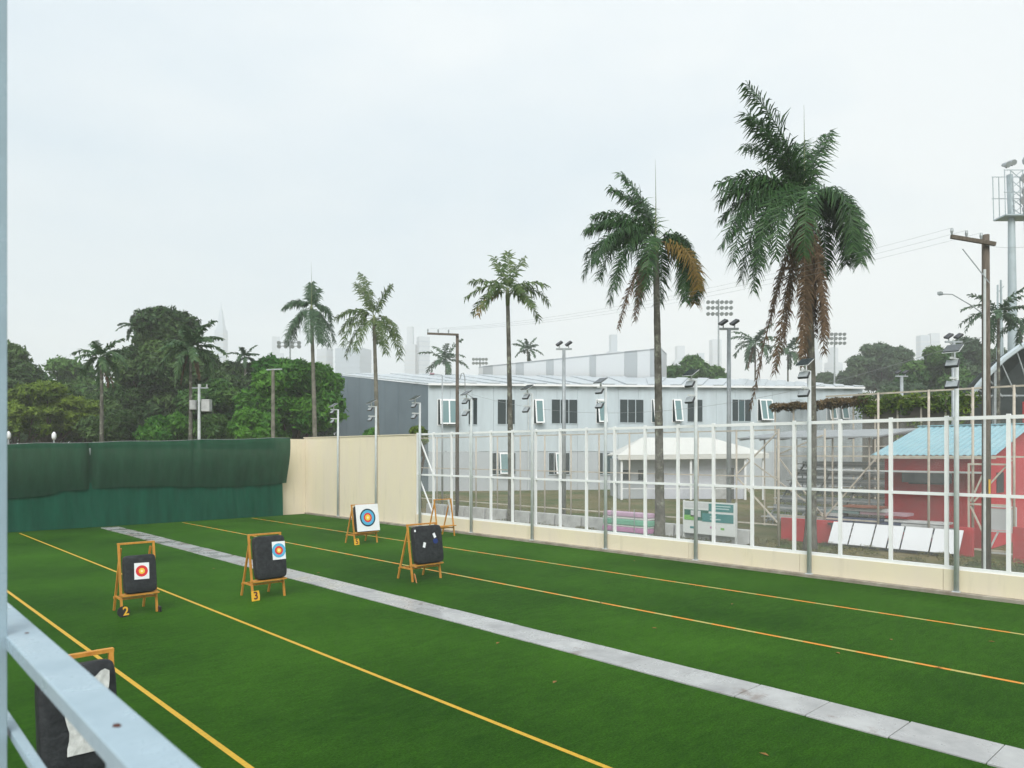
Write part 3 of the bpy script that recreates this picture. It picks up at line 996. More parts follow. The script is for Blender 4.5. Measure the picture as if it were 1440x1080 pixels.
# palm next to the utility pole side (tallest)
b = PX(1139, 776, PX_ROW); c = PX(1131, 300, PX_ROW)
palm((b.x, b.y, 0), c, 'tallest palm with brown dead fronds hanging down, right of centre',
     [(178, 88, 42, 1.0), (168, 86, 48, 0.90), (188, 84, 52, 0.82), (150, 82, 60, 0.78), (20, 88, 42, 0.62), (80, 86, 46, 0.66), (180, 72, 98, 0.74), (176, 64, 96, 0.70), (186, 56, 98, 0.70), (174, 48, 100, 0.68), (184, 66, 136, 0.95), (192, 58, 140, 1.0), (200, 48, 136, 1.0), (182, 38, 118, 0.72),
      (208, 64, 150, 1.0), (222, 56, 142, 0.95), (250, 64, 155, 0.9), (4, 74, 164, 0.72), (-10, 68, 160, 0.82), (12, 56, 150, 0.74), (-24, 60, 156, 0.80), (28, 66, 160, 0.70), (-5, 44, 140, 0.66), (330, 52, 146, 0.80),
      (70, 62, 150, 0.8), (120, 62, 150, 0.82), (148, 58, 146, 0.88), (300, 60, 156, 0.8)],
     L=5.6, r_base=0.23, nleaf=104, leaf_len=0.98, width=0.056, hang=0.95, wind=0.06, spear=4.2, shaft=0.5, bow=0.15,
     dead=[(185, -66, 22, 0.85), (205, -70, 18, 1.1), (350, -70, 18, 0.95), (300, -72, 15, 1.05), (172, -72, 14, 1.6), (250, -72, 15, 1.15), (20, -72, 15, 0.9), (120, -74, 12, 1.0), (270, -76, 10, 1.25), (330, -74, 12, 1.15), (190, -76, 10, 1.3), (0, -78, 8, 1.0)])
b = PX(928, 755, PX_ROW); c = PX(922, 356, PX_ROW)
palm((b.x, b.y, 0), c, 'tall palm with dark trunk, second tallest, left of the tallest one',
     [(168, 88, 36, 0.80), (110, 86, 52, 0.74), (150, 84, 58, 0.76), (178, 76, 84, 0.72), (176, 66, 92, 0.74), (184, 58, 94, 0.74), (180, 46, 96, 0.74), (190, 36, 98, 0.78), (196, 58, 134, 0.9), (206, 46, 128, 0.95), (188, 44, 124, 0.9), (216, 56, 140, 0.92), (160, 52, 136, 0.84), (250, 62, 150, 0.85),
      (5, 74, 166, 0.66), (-12, 66, 160, 0.84), (14, 60, 154, 0.76), (-28, 60, 154, 0.86), (-4, 46, 142, 0.72), (325, 56, 150, 0.84), (60, 66, 156, 0.76), (110, 60, 150, 0.8), (345, 76, 170, 0.70), (28, 62, 156, 0.76)],
     L=5.2, r_base=0.25, nleaf=100, leaf_len=0.92, width=0.056, hang=0.95, wind=0.08, spear=4.2, shaft=0.6,
     dead=[(230, -42, 45, 0.85), (205, -46, 42, 0.95)], yellow=[(320, 5, 95, 0.80), (350, -5, 85, 0.75)])
b = PX(719, 730, PX_ROW); c = PX(714, 428, PX_ROW)
palm((b.x, b.y, 0), c, 'thin-crowned palm with grey trunk rising behind the netting fence',
     [(160, 82, 24, 0.68), (20, 82, 28, 0.70), (90, 86, 16, 0.72), (178, 54, 72, 0.70), (188, 36, 76, 0.76), (182, 14, 74, 0.74), (2, 50, 76, 0.70), (-6, 30, 82, 0.76), (6, 10, 80, 0.74), (220, 6, 70, 0.72), (320, 8, 76, 0.72), (60, 40, 80, 0.7), (250, 35, 95, 0.7), (300, 45, 100, 0.62)],
     L=3.7, r_base=0.21, nleaf=30, leaf_len=0.72, width=0.09, hang=0.9, spear=0.0, shaft=1.0, mat='palm_leaf_light', yellow=[(205, -8, 62, 0.75)])
b = PX(532, 700, PX_ROW); c = PX(526, 458, PX_ROW)
palm((b.x, b.y, 0), c, 'yellow-green palm rising behind the cream wall, in front of the dark grey end wall',
     [(140, 88, 30, 0.86), (165, 82, 40, 0.80), (20, 80, 30, 0.66), (178, 56, 96, 0.74), (185, 34, 110, 0.76), (200, 4, 84, 0.84), (215, -22, 62, 0.9), (2, 20, 104, 0.62), (-10, -8, 76, 0.88), (340, -26, 56, 0.95), (300, -20, 66, 0.85), (250, -20, 55, 0.85), (90, 30, 100, 0.8)],
     L=4.3, r_base=0.22, nleaf=54, leaf_len=0.85, width=0.08, hang=0.95, shaft=0.8, mat='palm_leaf_light', trunk_mat='trunk_pale')
b = PX(444, 700, PX_ROW); c = PX(438, 444, PX_ROW)
palm((b.x, b.y, 0), c, 'palm with pale trunk and drooping dark crown right of the bright green tree',
     [(120, 84, 14, 0.55), (60, 80, 20, 0.45), (175, 54, 98, 0.62), (188, 64, 104, 0.60), (195, -24, 62, 0.9), (215, -30, 54, 0.95), (180, -20, 66, 0.8), (0, 44, 130, 0.56), (-8, 18, 108, 0.66), (345, -28, 56, 0.9), (320, -32, 52, 0.95), (10, -26, 58, 0.86), (270, -20, 60, 1.0), (90, -5, 80, 0.9), (240, -18, 60, 1.0), (300, -20, 58, 1.0)],
     L=4.2, r_base=0.24, nleaf=56, leaf_len=0.85, width=0.08, hang=1.0, shaft=0.9, mat='palm_leaf_dull', trunk_mat='trunk_pale', spear=3.8)

def generic_palm(u, vbase, vcrown, depth, label, L, n=13, mat='palm_leaf_dull', droop=1.0, nleaf=34, width=0.12, seed=0, r=0.2, dead=()):
    st = random.getstate(); random.seed(100 + seed)
    g_ = ground_at(u, depth)
    c_ = P(u, vcrown, depth)
    fr = []
    for i in range(n):
        a = i * 137.5 + random.uniform(-15, 15)
        age = (i + 0.5) / n
        fr.append((a, 84 - 80 * age, (50 + 55 * age) * droop, random.uniform(0.85, 1.1)))
    palm((g_.x, g_.y, 0), c_, label, fr, L, r_base=r, nleaf=nleaf, leaf_len=L * 0.19, width=width, hang=0.6, mat=mat, shaft=0.3, group='palms further off', dead=dead)
    random.setstate(st)
generic_palm(143, 0, 508, 56, 'slender palm in front of the trees, near the left end of the curtain', 2.5, 15, 'palm_leaf_mid', 1.35, seed=1, dead=[(0, -50, 30, .9), (330, -55, 30, .9)])
generic_palm(268, 0, 496, 57, 'large palm with feathery crown in front of the biggest tree', 3.0, 18, 'palm_leaf_mid', 1.3, seed=2, nleaf=54, dead=[(0, -55, 30, .8), (200, -60, 25, .9)])
generic_palm(345, 0, 505, 84, 'palm peeking out behind the gap between the two round trees', 2.1, 11, 'palm_leaf_dull', 1.0, seed=3)
generic_palm(190, 0, 462, 84, 'palm top sticking out of the left shoulder of the biggest tree', 2.2, 11, 'palm_leaf_dull', 1.0, seed=13)
generic_palm(627, 0, 510, 125, 'distant palm behind the roof, under the wooden cross-arm', 4.6, 13, 'palm_leaf_dull', 1.0, seed=4, width=0.2, nleaf=28)
generic_palm(742, 0, 494, 140, 'small distant palm behind the striped upper block', 3.2, 12, 'palm_leaf_dull', 0.9, seed=5, width=0.2, nleaf=28)
generic_palm(1062, 0, 487, 112, 'distant palm with skirt of drooping fronds behind the grey roof', 4.2, 15, 'palm_leaf_dull', 1.25, seed=6, width=0.18, nleaf=30, dead=[(0, -60, 25, .9), (200, -60, 25, .9)])
generic_palm(1108, 0, 497, 116, 'distant palm half hidden by hanging dead fronds of the tallest palm', 4.2, 14, 'palm_leaf_dull', 1.2, seed=7, width=0.18, nleaf=30)
generic_palm(1404, 0, 446, 64, 'palm crown behind the wooden utility pole at the right edge', 3.2, 14, 'palm_leaf_dull', 1.25, seed=8, width=0.12, nleaf=34)
generic_palm(1436, 0, 462, 74, 'palm crown cut off by the right edge of the photo', 3.2, 12, 'palm_leaf_dull', 1.2, seed=9, width=0.12)
generic_palm(484, 0, 578, 98, 'small palm tuft showing left of the dark grey end wall', 2.6, 10, 'palm_leaf_dull', 1.0, seed=10, width=0.16, nleaf=24)

# ================================================================== TREES
leaf_material('leaf_dark', (0.0216, 0.0621, 0.0162), (0.0810, 0.1512, 0.0378), 0.26)
leaf_material('leaf_mid', (0.0275, 0.0975, 0.0200), (0.1000, 0.2063, 0.0425), 0.28)
leaf_material('leaf_bright', (0.0314, 0.1400, 0.0134), (0.1176, 0.3024, 0.0336), 0.34)
leaf_material('leaf_olive', (0.0483, 0.1035, 0.0115), (0.1667, 0.2472, 0.0253), 0.30)
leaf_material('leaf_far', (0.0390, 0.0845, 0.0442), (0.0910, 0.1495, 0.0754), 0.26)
leaf_material('leaf_rust', (0.07, 0.055, 0.02), (0.17, 0.11, 0.045), 0.2)
material('bark', (0.095, 0.075, 0.058), 0.9, 0.1, var=0.4, var_scale=4, bump=0.6, bump_scale=12)

def foliage(lobes, n, size, flat=0.35):
    """lobes: (centre xyz, radii xyz). Leaf-sized rhombs spread through the shells of clumps"""
    lobes = [(np.array(c), np.array(r)) for c, r in lobes]
    wts = np.array([(r[0] * r[1] * r[2]) ** (2 / 3) for c, r in lobes]); wts /= wts.sum()
    idx = rng.choice(len(lobes), size=n, p=wts)
    C = np.array([l[0] for l in lobes])[idx]; R = np.array([l[1] for l in lobes])[idx]
    d = rng.normal(size=(n, 3)); d /= np.linalg.norm(d, axis=1)[:, None]
    # drop most leaves from the lower underside
    low = d[:, 2] < -0.25
    d[low & (rng.random(n) < 0.6), 2] *= -1
    rad = 1.0 - np.abs(rng.normal(0, 0.16, n)) + rng.normal(0, 0.05, n)
    # lumps
    k = np.sin(d[:, 0] * 7 + idx * 1.7) * np.sin(d[:, 1] * 6 + idx * 2.3) * np.sin(d[:, 2] * 6.5 + idx)
    rad *= 1 + 0.26 * k
    pos = C + d * R * rad[:, None]
    nrm = d * 0.7 + rng.normal(0, 0.55, (n, 3)); nrm[:, 2] += 0.35
    nrm /= np.linalg.norm(nrm, axis=1)[:, None]
    tv = rng.normal(size=(n, 3)); tv[:, 2] -= 0.5
    tv -= nrm * (tv * nrm).sum(1)[:, None]; tv /= np.linalg.norm(tv, axis=1)[:, None]
    bv = np.cross(nrm, tv)
    s = size * rng.uniform(0.6, 1.35, n)[:, None]
    V = np.stack([pos - tv * s, pos + bv * s * flat - nrm * s * 0.12, pos + tv * s, pos - bv * s * flat - nrm * s * 0.12], axis=1).reshape(-1, 3)
    Q = np.arange(n * 4).reshape(n, 4)
    rndv = np.clip(rng.normal(0.5, 0.22, n) + 0.32 * rng.normal(size=len(lobes))[idx], 0, 1)
    return V, Q, rndv

def crown_lobes(center, radii, k, lr, seed, flatten=0.8, bottom=-0.95):
    rs = np.random.default_rng(seed)
    L = []
    i = 0
    while len(L) < k:
        i += 1
        d = rs.normal(size=3); d /= np.linalg.norm(d)
        if d[2] < bottom: continue
        f = rs.uniform(0.55, 0.92)
        p = np.array(center) + d * np.array(radii) * f
        q = lr * rs.uniform(0.6, 1.25)
        L.append((p, (q, q, q * flatten)))
    return L

def tree(u, depth, label, cz, radii, k, lr, mat, n, leaf, seed, group='trees beyond the fences', extra=(), r_trunk=0.3, flatten=0.8, name='tree', bottom=-0.95):
    """cz: crown centre row in the photo; radii in metres"""
    g_ = ground_at(u, depth)
    zc = P(u, cz, depth).z
    r = thing(name, label, 'tree', g_, group=group)
    lobes = crown_lobes((0, 0, zc), radii, k, lr, seed, flatten, bottom)
    lobes += [((a, b_, c_ ), (q, q, q * flatten)) for a, b_, c_, q in extra]
    mb = MB()
    rs = random.Random(seed)
    fork = max(0.8, (zc - radii[2]) * 0.8 + 0.4)
    mb.tube([(0, 0, -0.05), (rs.uniform(-.2, .2), rs.uniform(-.2, .2), fork * 0.6), (rs.uniform(-.3, .3), rs.uniform(-.3, .3), fork), (0, 0, zc)], [r_trunk * 1.3, r_trunk, r_trunk * 0.85, r_trunk * 0.35], 10)
    for c, q in lobes[:min(len(lobes), 14)]:
        e = Vector(c)
        s = Vector((0, 0, fork))
        m_ = s.lerp(e, 0.5) + Vector((rs.uniform(-.4, .4), rs.uniform(-.4, .4), -0.3))
        mb.tube([s, m_, e], [r_trunk * 0.5, r_trunk * 0.3, 0.04], 6)
    mb.build('trunk', 'bark', r, smooth=True)
    V, Q, R = foliage(lobes, n, leaf * 1.45)
    V[:, 2] = np.maximum(V[:, 2], 0.05)
    np_mesh('crown', V, Q, mat, r, R)
    return r

tree(2, 80, 'dark tree at the far left beside the column', 558, (3.4, 4.0, 4.4), 16, 2.0, 'leaf_dark', 22000, 0.22, 1)
tree(60, 98, 'row-end dark tree behind the yellow-green tree', 560, (8.0, 5, 5.0), 20, 2.2, 'leaf_mid', 24000, 0.26, 2, flatten=0.7)
tree(70, 66, 'broad yellow-green spreading tree left of the slender palm', 578, (4.8, 4.2, 2.7), 24, 1.25, 'leaf_olive', 30000, 0.18, 3, flatten=0.5)
tree(112, 72, 'dark bushy tree behind the slender palm', 590, (4.5, 4, 3.0), 14, 1.5, 'leaf_dark', 18000, 0.2, 4)
tree(242, 78, 'biggest tree, tall dark green dome behind the feathery palm', 525, (5.9, 5.5, 6.6), 42, 1.9, 'leaf_dark', 62000, 0.22, 5, r_trunk=0.5,
     extra=((-4.2, 0, 6.0, 2.2), (4.4, 0, 5.5, 2.0), (-2.6, -1.4, 4.0, 2.0), (3.0, -2, 4.0, 1.8)))
tree(200, 84, 'tall dark tree forming the left shoulder of the biggest tree', 530, (3.4, 4, 5.2), 18, 1.6, 'leaf_mid', 22000, 0.22, 15)
tree(330, 86, 'dull green tree in the gap left of the bright green tree', 565, (3.6, 3.5, 4.4), 16, 1.6, 'leaf_dark', 18000, 0.22, 6)
tree(412, 66, 'bright green round tree left of the pale-trunked palm', 567, (4.2, 4.0, 4.3), 38, 1.45, 'leaf_bright', 52000, 0.19, 7, r_trunk=0.35, extra=((-3.2, -1, 3.0, 1.7), (2.4, -1, 2.8, 1.6), (3.8, 0, 3.6, 1.3)))
tree(296, 68, 'low bright green tree behind the transformer pole', 585, (2.6, 2.5, 3.4), 16, 1.2, 'leaf_mid', 22000, 0.18, 8)
def shrub(u, depth, label, cz, radii, k, lr, mat, n, leaf, seed):
    return tree(u, depth, label, cz, radii, k, lr, mat, n, leaf, seed, group='shrubs above the curtain', r_trunk=0.12, name='shrub', bottom=-0.2)
shrub(240, 60, 'bright shrub poking above the curtain below the feathery palm', 612, (1.9, 1.5, 1.7), 10, 0.9, 'leaf_bright', 11000, 0.16, 21)
shrub(355, 59, 'bright shrub above the curtain under the bright green tree', 608, (1.6, 1.4, 1.8), 9, 0.85, 'leaf_bright', 10000, 0.16, 22)
shrub(305, 60, 'mid green shrub above the curtain right of the transformer pole', 612, (1.3, 1.3, 1.6), 8, 0.8, 'leaf_mid', 8000, 0.16, 23)
shrub(160, 62, 'dark shrub above the curtain right of the slender palm', 606, (2.3, 1.6, 2.0), 10, 1.0, 'leaf_dark', 10000, 0.17, 24)
shrub(25, 60, 'olive shrub above the curtain at the left edge', 603, (2.3, 1.6, 1.8), 10, 0.9, 'leaf_olive', 10000, 0.16, 25)
shrub(520, 56, 'small yellow-green bush tip showing above the cream wall', 620, (0.55, 0.5, 1.2), 6, 0.45, 'leaf_bright', 3500, 0.12, 26)
shrub(590, 56, 'small bush tip above the joint of cream wall and netting', 618, (0.6, 0.5, 0.9), 6, 0.4, 'leaf_olive', 3500, 0.12, 27)
tree(965, 128, 'distant bright tree showing above the grey roof beside the striped block', 530, (3.6, 3.5, 3.6), 14, 1.7, 'leaf_mid', 16000, 0.3, 9)
tree(1003, 134, 'smaller distant tree right of the bright one above the grey roof', 535, (3.2, 3, 2.8), 12, 1.4, 'leaf_mid', 11000, 0.3, 10)
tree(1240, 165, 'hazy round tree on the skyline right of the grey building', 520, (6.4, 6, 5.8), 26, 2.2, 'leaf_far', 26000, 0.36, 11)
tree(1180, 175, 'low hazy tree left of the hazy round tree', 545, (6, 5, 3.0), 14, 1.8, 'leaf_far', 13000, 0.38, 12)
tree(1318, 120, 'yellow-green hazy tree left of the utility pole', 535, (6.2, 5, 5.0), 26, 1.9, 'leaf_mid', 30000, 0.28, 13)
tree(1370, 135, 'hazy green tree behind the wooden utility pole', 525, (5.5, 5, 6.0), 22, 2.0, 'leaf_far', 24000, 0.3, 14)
tree(1270, 110, 'dark low tree behind the vine covered screen', 575, (7.5, 4, 3.6), 18, 1.7, 'leaf_far', 18000, 0.28, 16)

for k_, (u_, d_, lab_) in enumerate(((20, 104, 'dark background tree at the far left behind the others'), (110, 106, 'dark background tree between the slender palm and the yellow-green tree'),
        (165, 100, 'dark background tree left of the biggest tree'), (290, 102, 'dark background tree right of the biggest tree'), (350, 100, 'dark background tree behind the gap palm'), (440, 96, 'dark background tree behind the pale-trunked palm'))):
    tree(u_, d_, lab_, 592, (6.5, 4, 4.6), 20, 2.1, 'leaf_dark', 12000, 0.27, 60 + k_, group='background trees')

# rough weeds on the strip behind the netting (uncountable ground cover)
wl_ = []
for k_ in range(420):
    x_ = FX + 0.6 + (8.2 * random.random() ** 0.8); y_ = random.uniform(3.5, 33)
    h_ = random.uniform(0.05, 0.22)
    wl_.append(((x_, y_, 0.02), (random.uniform(0.15, 0.55), random.uniform(0.15, 0.6), h_)))
V, Q, R = foliage(wl_, 26000, 0.085, 0.16)
V[:, 2] = np.maximum(V[:, 2], -0.02)
leaf_material('weed_leaf', (0.045, 0.075, 0.014), (0.24, 0.21, 0.075), 0.25)
tag(np_mesh('weeds', V, Q, 'weed_leaf', None, R), 'patchy green and straw coloured weeds behind the netting fence', 'weeds', kind='stuff')

# ================================================================== GREY BUILDING
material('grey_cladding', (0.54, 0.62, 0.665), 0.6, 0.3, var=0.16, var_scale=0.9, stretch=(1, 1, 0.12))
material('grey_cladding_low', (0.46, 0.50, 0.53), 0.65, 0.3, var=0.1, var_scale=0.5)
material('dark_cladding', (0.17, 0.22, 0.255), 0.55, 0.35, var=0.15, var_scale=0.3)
material('roof_sheet', (0.46, 0.51, 0.54), 0.35, 0.5, var=0.1, var_scale=0.6)
material('block_light', (0.60, 0.63, 0.65), 0.55, 0.3)
material('block_mid', (0.40, 0.435, 0.455), 0.55, 0.3)
material('window_white', (0.80, 0.82, 0.83), 0.4, 0.4)
material('window_glass', (0.018, 0.032, 0.035), 0.08, 0.6)
material('sash_glass', (0.14, 0.24, 0.25), 0.10, 0.6)
material('curtain_glass', (0.05, 0.10, 0.11), 0.08, 0.6, var=0.4, var_scale=3, stretch=(6, 6, 0.3))

def lat(u, d): return (u - CX) / F * d
C0 = (lat(602, 80), 80.0); C1 = (lat(1213, 90), 90.0)
def facade_depth(u):
    k = (u - CX) / F
    dx, dz = C1[0] - C0[0], C1[1] - C0[1]
    s = (k * C0[1] - C0[0]) / (dx - k * dz)
    return C0[1] + s * dz
def FP(u, v, off=0.0):
    d = facade_depth(u) - off
    p = P(u, v, d)
    return p
bld = thing('grey_building', 'long grey two-storey building with dark end wall and tilted windows', 'building', ground_at(602, 80))
bo = bld.location.copy()
def L_(p): return Vector(p) - bo
fa, fb = FP(602, 541), FP(1213, 546)
back = Vector((fb.x - fa.x, fb.y - fa.y, 0)).normalized()
inward = Vector((-back.y, back.x, 0))
if inward.dot(Vector((SN, CS, 0))) < 0: inward = -inward
g0, g1 = Vector((fa.x, fa.y, -0.05)), Vector((fb.x, fb.y, -0.05))
ztop_f = (fa.z + fb.z) / 2 - 0.3
# facade built of cladding panels, two storeys
zmid = P(602, 634, 80).z
NP = 22
for i in range(NP):
    a = g0.lerp(g1, i / NP); b_ = g0.lerp(g1, (i + 1) / NP)
    gap = (b_ - a).normalized() * 0.012
    za, zb = fa.z + (fb.z - fa.z) * i / NP, fa.z + (fb.z - fa.z) * (i + 1) / NP
    A, B = L_(a + gap), L_(b_ - gap)
    MB().prism([A + Vector((0, 0, zmid)), B + Vector((0, 0, zmid)), B + Vector((0, 0, zb)), A + Vector((0, 0, za))], inward * 0.25).build('wall_panel', 'grey_cladding', bld)
    A2, B2 = A + inward * 0.05, B + inward * 0.05
    MB().prism([A2, B2, B2 + Vector((0, 0, zmid - 0.03)), A2 + Vector((0, 0, zmid - 0.03))], inward * 0.25).build('wall_panel', 'grey_cladding_low', bld)
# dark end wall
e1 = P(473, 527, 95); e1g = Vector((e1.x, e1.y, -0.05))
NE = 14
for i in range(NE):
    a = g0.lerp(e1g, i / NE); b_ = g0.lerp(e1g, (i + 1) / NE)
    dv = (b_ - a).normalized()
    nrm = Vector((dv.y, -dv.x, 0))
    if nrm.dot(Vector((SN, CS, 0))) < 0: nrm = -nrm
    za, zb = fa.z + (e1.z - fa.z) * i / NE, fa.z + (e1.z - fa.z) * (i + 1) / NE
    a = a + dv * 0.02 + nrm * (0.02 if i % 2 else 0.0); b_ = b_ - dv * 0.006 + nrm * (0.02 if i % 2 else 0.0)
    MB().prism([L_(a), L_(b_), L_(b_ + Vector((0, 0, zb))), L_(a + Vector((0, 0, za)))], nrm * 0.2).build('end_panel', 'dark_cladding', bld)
# roof sheets between the front edge and the rear line
rear = [P(473, 527, 95), P(690, 529, 119), P(937, 533, 99), P(1080, 536, 106), P(1213, 545, 100)]
def rear_at(s):
    x = s * (len(rear) - 1); i = min(int(x), len(rear) - 2)
    return rear[i].lerp(rear[i + 1], x - i)
NR = 40
over = -inward * 0.35
for i in range(NR):
    s0, s1 = i / NR, (i + 1) / NR
    a, b_ = fa.lerp(fb, s0) + over, fa.lerp(fb, s1) + over
    c_, d_ = rear_at(s1), rear_at(s0)
    up_ = Vector((0, 0, 0.05 + (0.13 if i % 2 else 0)))
    MB().prism([L_(a + up_), L_(b_ + up_), L_(c_ + up_), L_(d_ + up_)], (0, 0, 0.10)).build('roof_sheet', 'roof_sheet', bld)
MB().beam(L_(fa + over * 1.2 + Vector((0, 0, 0.02))), L_(fb + over * 1.2 + Vector((0, 0, 0.02))), 0.12, 0.22).build('gutter', 'window_white', bld)
# windows
def window(u0, u1, v0, v1, panes, open_=False):
    lo, hi = FP(u0, v1, 0.06), FP(u1, v1, 0.06)
    zt = FP((u0 + u1) / 2, v0, 0.06).z; zb = FP((u0 + u1) / 2, v1, 0.06).z
    w = Vector((hi.x - lo.x, hi.y - lo.y, 0)); L = w.length; w.normalize()
    o = Vector((lo.x, lo.y, 0))
    fr = MB()
    t = 0.07
    def bar(a0, a1, z0, z1, dep=0.10):
        fr.prism([L_(o + w * a0 + Vector((0, 0, z0))), L_(o + w * a1 + Vector((0, 0, z0))), L_(o + w * a1 + Vector((0, 0, z1))), L_(o + w * a0 + Vector((0, 0, z1)))], inward * dep)
    bar(0, L, zb - t, zb); bar(0, L, zt, zt + t)
    bar(-t, 0, zb - t, zt + t); bar(L, L + t, zb - t, zt + t)
    for k in range(1, panes):
        bar(L * k / panes - t / 2, L * k / panes + t / 2, zb + 0.002, zt - 0.002)
    f = fr.build('window', 'window_white' if open_ else 'grey_cladding', bld)
    for k in range(panes):
        a0, a1 = L * k / panes + (t / 2 + .004 if k else .004), L * (k + 1) / panes - (t / 2 + .004 if k < panes - 1 else .004)
        q = o + inward * 0.055
        MB().prism([L_(q + w * a0 + Vector((0, 0, zb + .004))), L_(q + w * a1 + Vector((0, 0, zb + .004))), L_(q + w * a1 + Vector((0, 0, zt - .004))), L_(q + w * a0 + Vector((0, 0, zt - .004)))], inward * 0.02).build('pane', 'curtain_glass' if (k * 7 + int(u0)) % 4 == 1 else 'window_glass', f)
    if open_:
        # top-hung sash swung outwards
        H = zt - zb; ang = math.radians(13)
        dn = -Vector((0, 0, 1)) * math.cos(ang) - inward * math.sin(ang)
        nrm = (-inward * math.cos(ang) + Vector((0, 0, 1)) * math.sin(ang))
        off = w * (0.10 * L) - inward * 0.05
        T = o + Vector((0, 0, zt)) + off
        sb = MB(); b2 = 0.14
        def sbar(a0, a1, d0, d1):
            sb.prism([L_(T + w * a0 + dn * d0), L_(T + w * a1 + dn * d0), L_(T + w * a1 + dn * d1), L_(T + w * a0 + dn * d1)], nrm * 0.06)
        sbar(0, L, 0, b2); sbar(0, L, H - b2, H); sbar(0, b2, b2, H - b2); sbar(L - b2, L, b2, H - b2)
        if panes > 1: sbar(L / 2 - b2 / 2, L / 2 + b2 / 2, b2 + .002, H - b2 - .002)
        s_ = sb.build('sash', 'window_white', f)
        MB().prism([L_(T + w * (b2 * .6) + dn * b2 * .6 + nrm * .02), L_(T + w * (L - b2 * .6) + dn * b2 * .6 + nrm * .02), L_(T + w * (L - b2 * .6) + dn * (H - b2 * .6) + nrm * .02), L_(T + w * (b2 * .6) + dn * (H - b2 * .6) + nrm * .02)], nrm * 0.015).build('sash_pane', 'sash_glass', f)
for (u0, u1, n, op) in ((616, 642, 2, True), (659, 671, 2, False), (700, 724, 2, False), (751, 763, 1, True), (776, 812, 3, False), (839, 851, 1, True), (872, 905, 3, False),
                        (917, 927, 1, True), (946, 957, 1, True), (967, 988, 2, False), (1030, 1056, 3, False), (1066, 1084, 2, True), (1112, 1128, 2, False), (1163, 1173, 1, True), (1180, 1190, 1, True)):
    vb = 597.5 - (u0 - 616) / 470 * 6
    window(u0, u1, 562, vb, n, op)
for (u0, u1, n, op) in ((692, 698, 1, False), (701, 714, 1, True), (719, 725, 1, False), (772, 779, 1, False), (780, 789, 1, True), (792, 801, 1, False), (842, 848, 1, False), (853, 861, 1, False)):
    window(u0, u1, 637, 667, n, op)
# downpipe
pA = FP(743, 540, 0.12); 
MB().tube([L_((pA.x, pA.y, 0)), L_((pA.x, pA.y, P(743, 556, facade_depth(743)).z))], 0.07, 8).build('downpipe', 'pole_grey', bld)

# striped upper block behind the roof
blk = thing('striped_block', 'tall metal-clad block with light and dark grey vertical stripes above the roof', 'building', ground_at(690, 120))
q0 = blk.location.copy()
ra, rb = P(673, 513, 122), P(929, 489, 100)
zt_b = 18.35
def blk_depth(u):
    k = (u - CX) / F
    a = (lat(673, 122), 122.0); c_ = (lat(929, 100), 100.0)
    dx, dz = c_[0] - a[0], c_[1] - a[1]
    s = (k * a[1] - a[0]) / (dx - k * dz)
    return a[1] + s * dz
edges = [673, 679, 693, 725, 736.5, 768, 778.5, 829, 838, 878, 896, 914, 929]
kinds = ['block_light', 'block_mid', 'block_light', 'block_mid', 'block_light', 'block_mid', 'block_light', 'block_mid', 'block_light', 'block_mid', 'block_light', 'block_mid']
for i in range(len(edges) - 1):
    a, b_ = P(edges[i], 600, blk_depth(edges[i])), P(edges[i + 1], 600, blk_depth(edges[i + 1]))
    a.z = b_.z = 0
    dv = (b_ - a).normalized(); nv = Vector((-dv.y, dv.x, 0))
    if nv.dot(Vector((SN, CS, 0))) < 0: nv = -nv
    a = a - q0; b_ = b_ - q0
    z1 = zt_b if i else zt_b - 0.2
    MB().prism([a + dv * 0.015, b_ - dv * 0.015, b_ - dv * 0.015 + Vector((0, 0, z1)), a + dv * 0.015 + Vector((0, 0, z1))], nv * (0.3 if kinds[i] == 'block_light' else 0.34)).build('cladding_panel', kinds[i], blk)
a = P(929, 600, 100); a.z = 0; b_ = P(937.5, 600, 106); b_.z = 0
MB().prism([a - q0, b_ - q0, b_ - q0 + Vector((0, 0, zt_b)), a - q0 + Vector((0, 0, zt_b))], Vector((-2, 2, 0)).normalized() * 0.3).build('side_panel', 'block_light', blk)
A = P(673, 600, 122); B = P(929, 600, 100); C_ = P(937.5, 600, 106); D_ = P(690, 600, 132)
MB().prism([Vector((p.x, p.y, zt_b - 0.25)) - q0 for p in (A, B, C_, D_)], (0, 0, 0.2)).build('roof', 'roof_sheet', blk)

# ================================================================== PAVILION with white hip roof
material('tent_white', (0.62, 0.63, 0.60), 0.7, 0.3, var=0.06, var_scale=0.5)
material('pavilion_wall', (0.60, 0.63, 0.70), 0.7, 0.3, var=0.08)
material('interior_dark', (0.10, 0.11, 0.11), 0.8, 0.2)
DP = 66.0
pv = thing('white_pavilion', 'white hip-roofed pavilion seen through the netting left of the tallest palm', 'pavilion', ground_at(972, DP), -YAW)
k = DP / F
xl, xr = (867 - 972) * k, (1076 - 972) * k
ze = EYE + (HZ - 640) * k; zrdg = EYE + (HZ - 614) * k
hx0, hx1 = (914 - 972) * k, (1016 - 972) * k
e = [Vector((xl, -1.0, ze)), Vector((xr, -1.0, ze + .15)), Vector((xr - .3, 9, ze + .15)), Vector((xl + .3, 9, ze))]
rg = [Vector((hx0, 4.0, zrdg)), Vector((hx1, 4.0, zrdg))]
rb_ = MB()
rb_.add(e + rg, [(0, 1, 5, 4), (1, 2, 5), (2, 3, 4, 5), (3, 0, 4)])
ro = rb_.build('roof', 'tent_white', pv)
so = ro.modifiers.new('t', 'SOLIDIFY'); so.thickness = 0.12
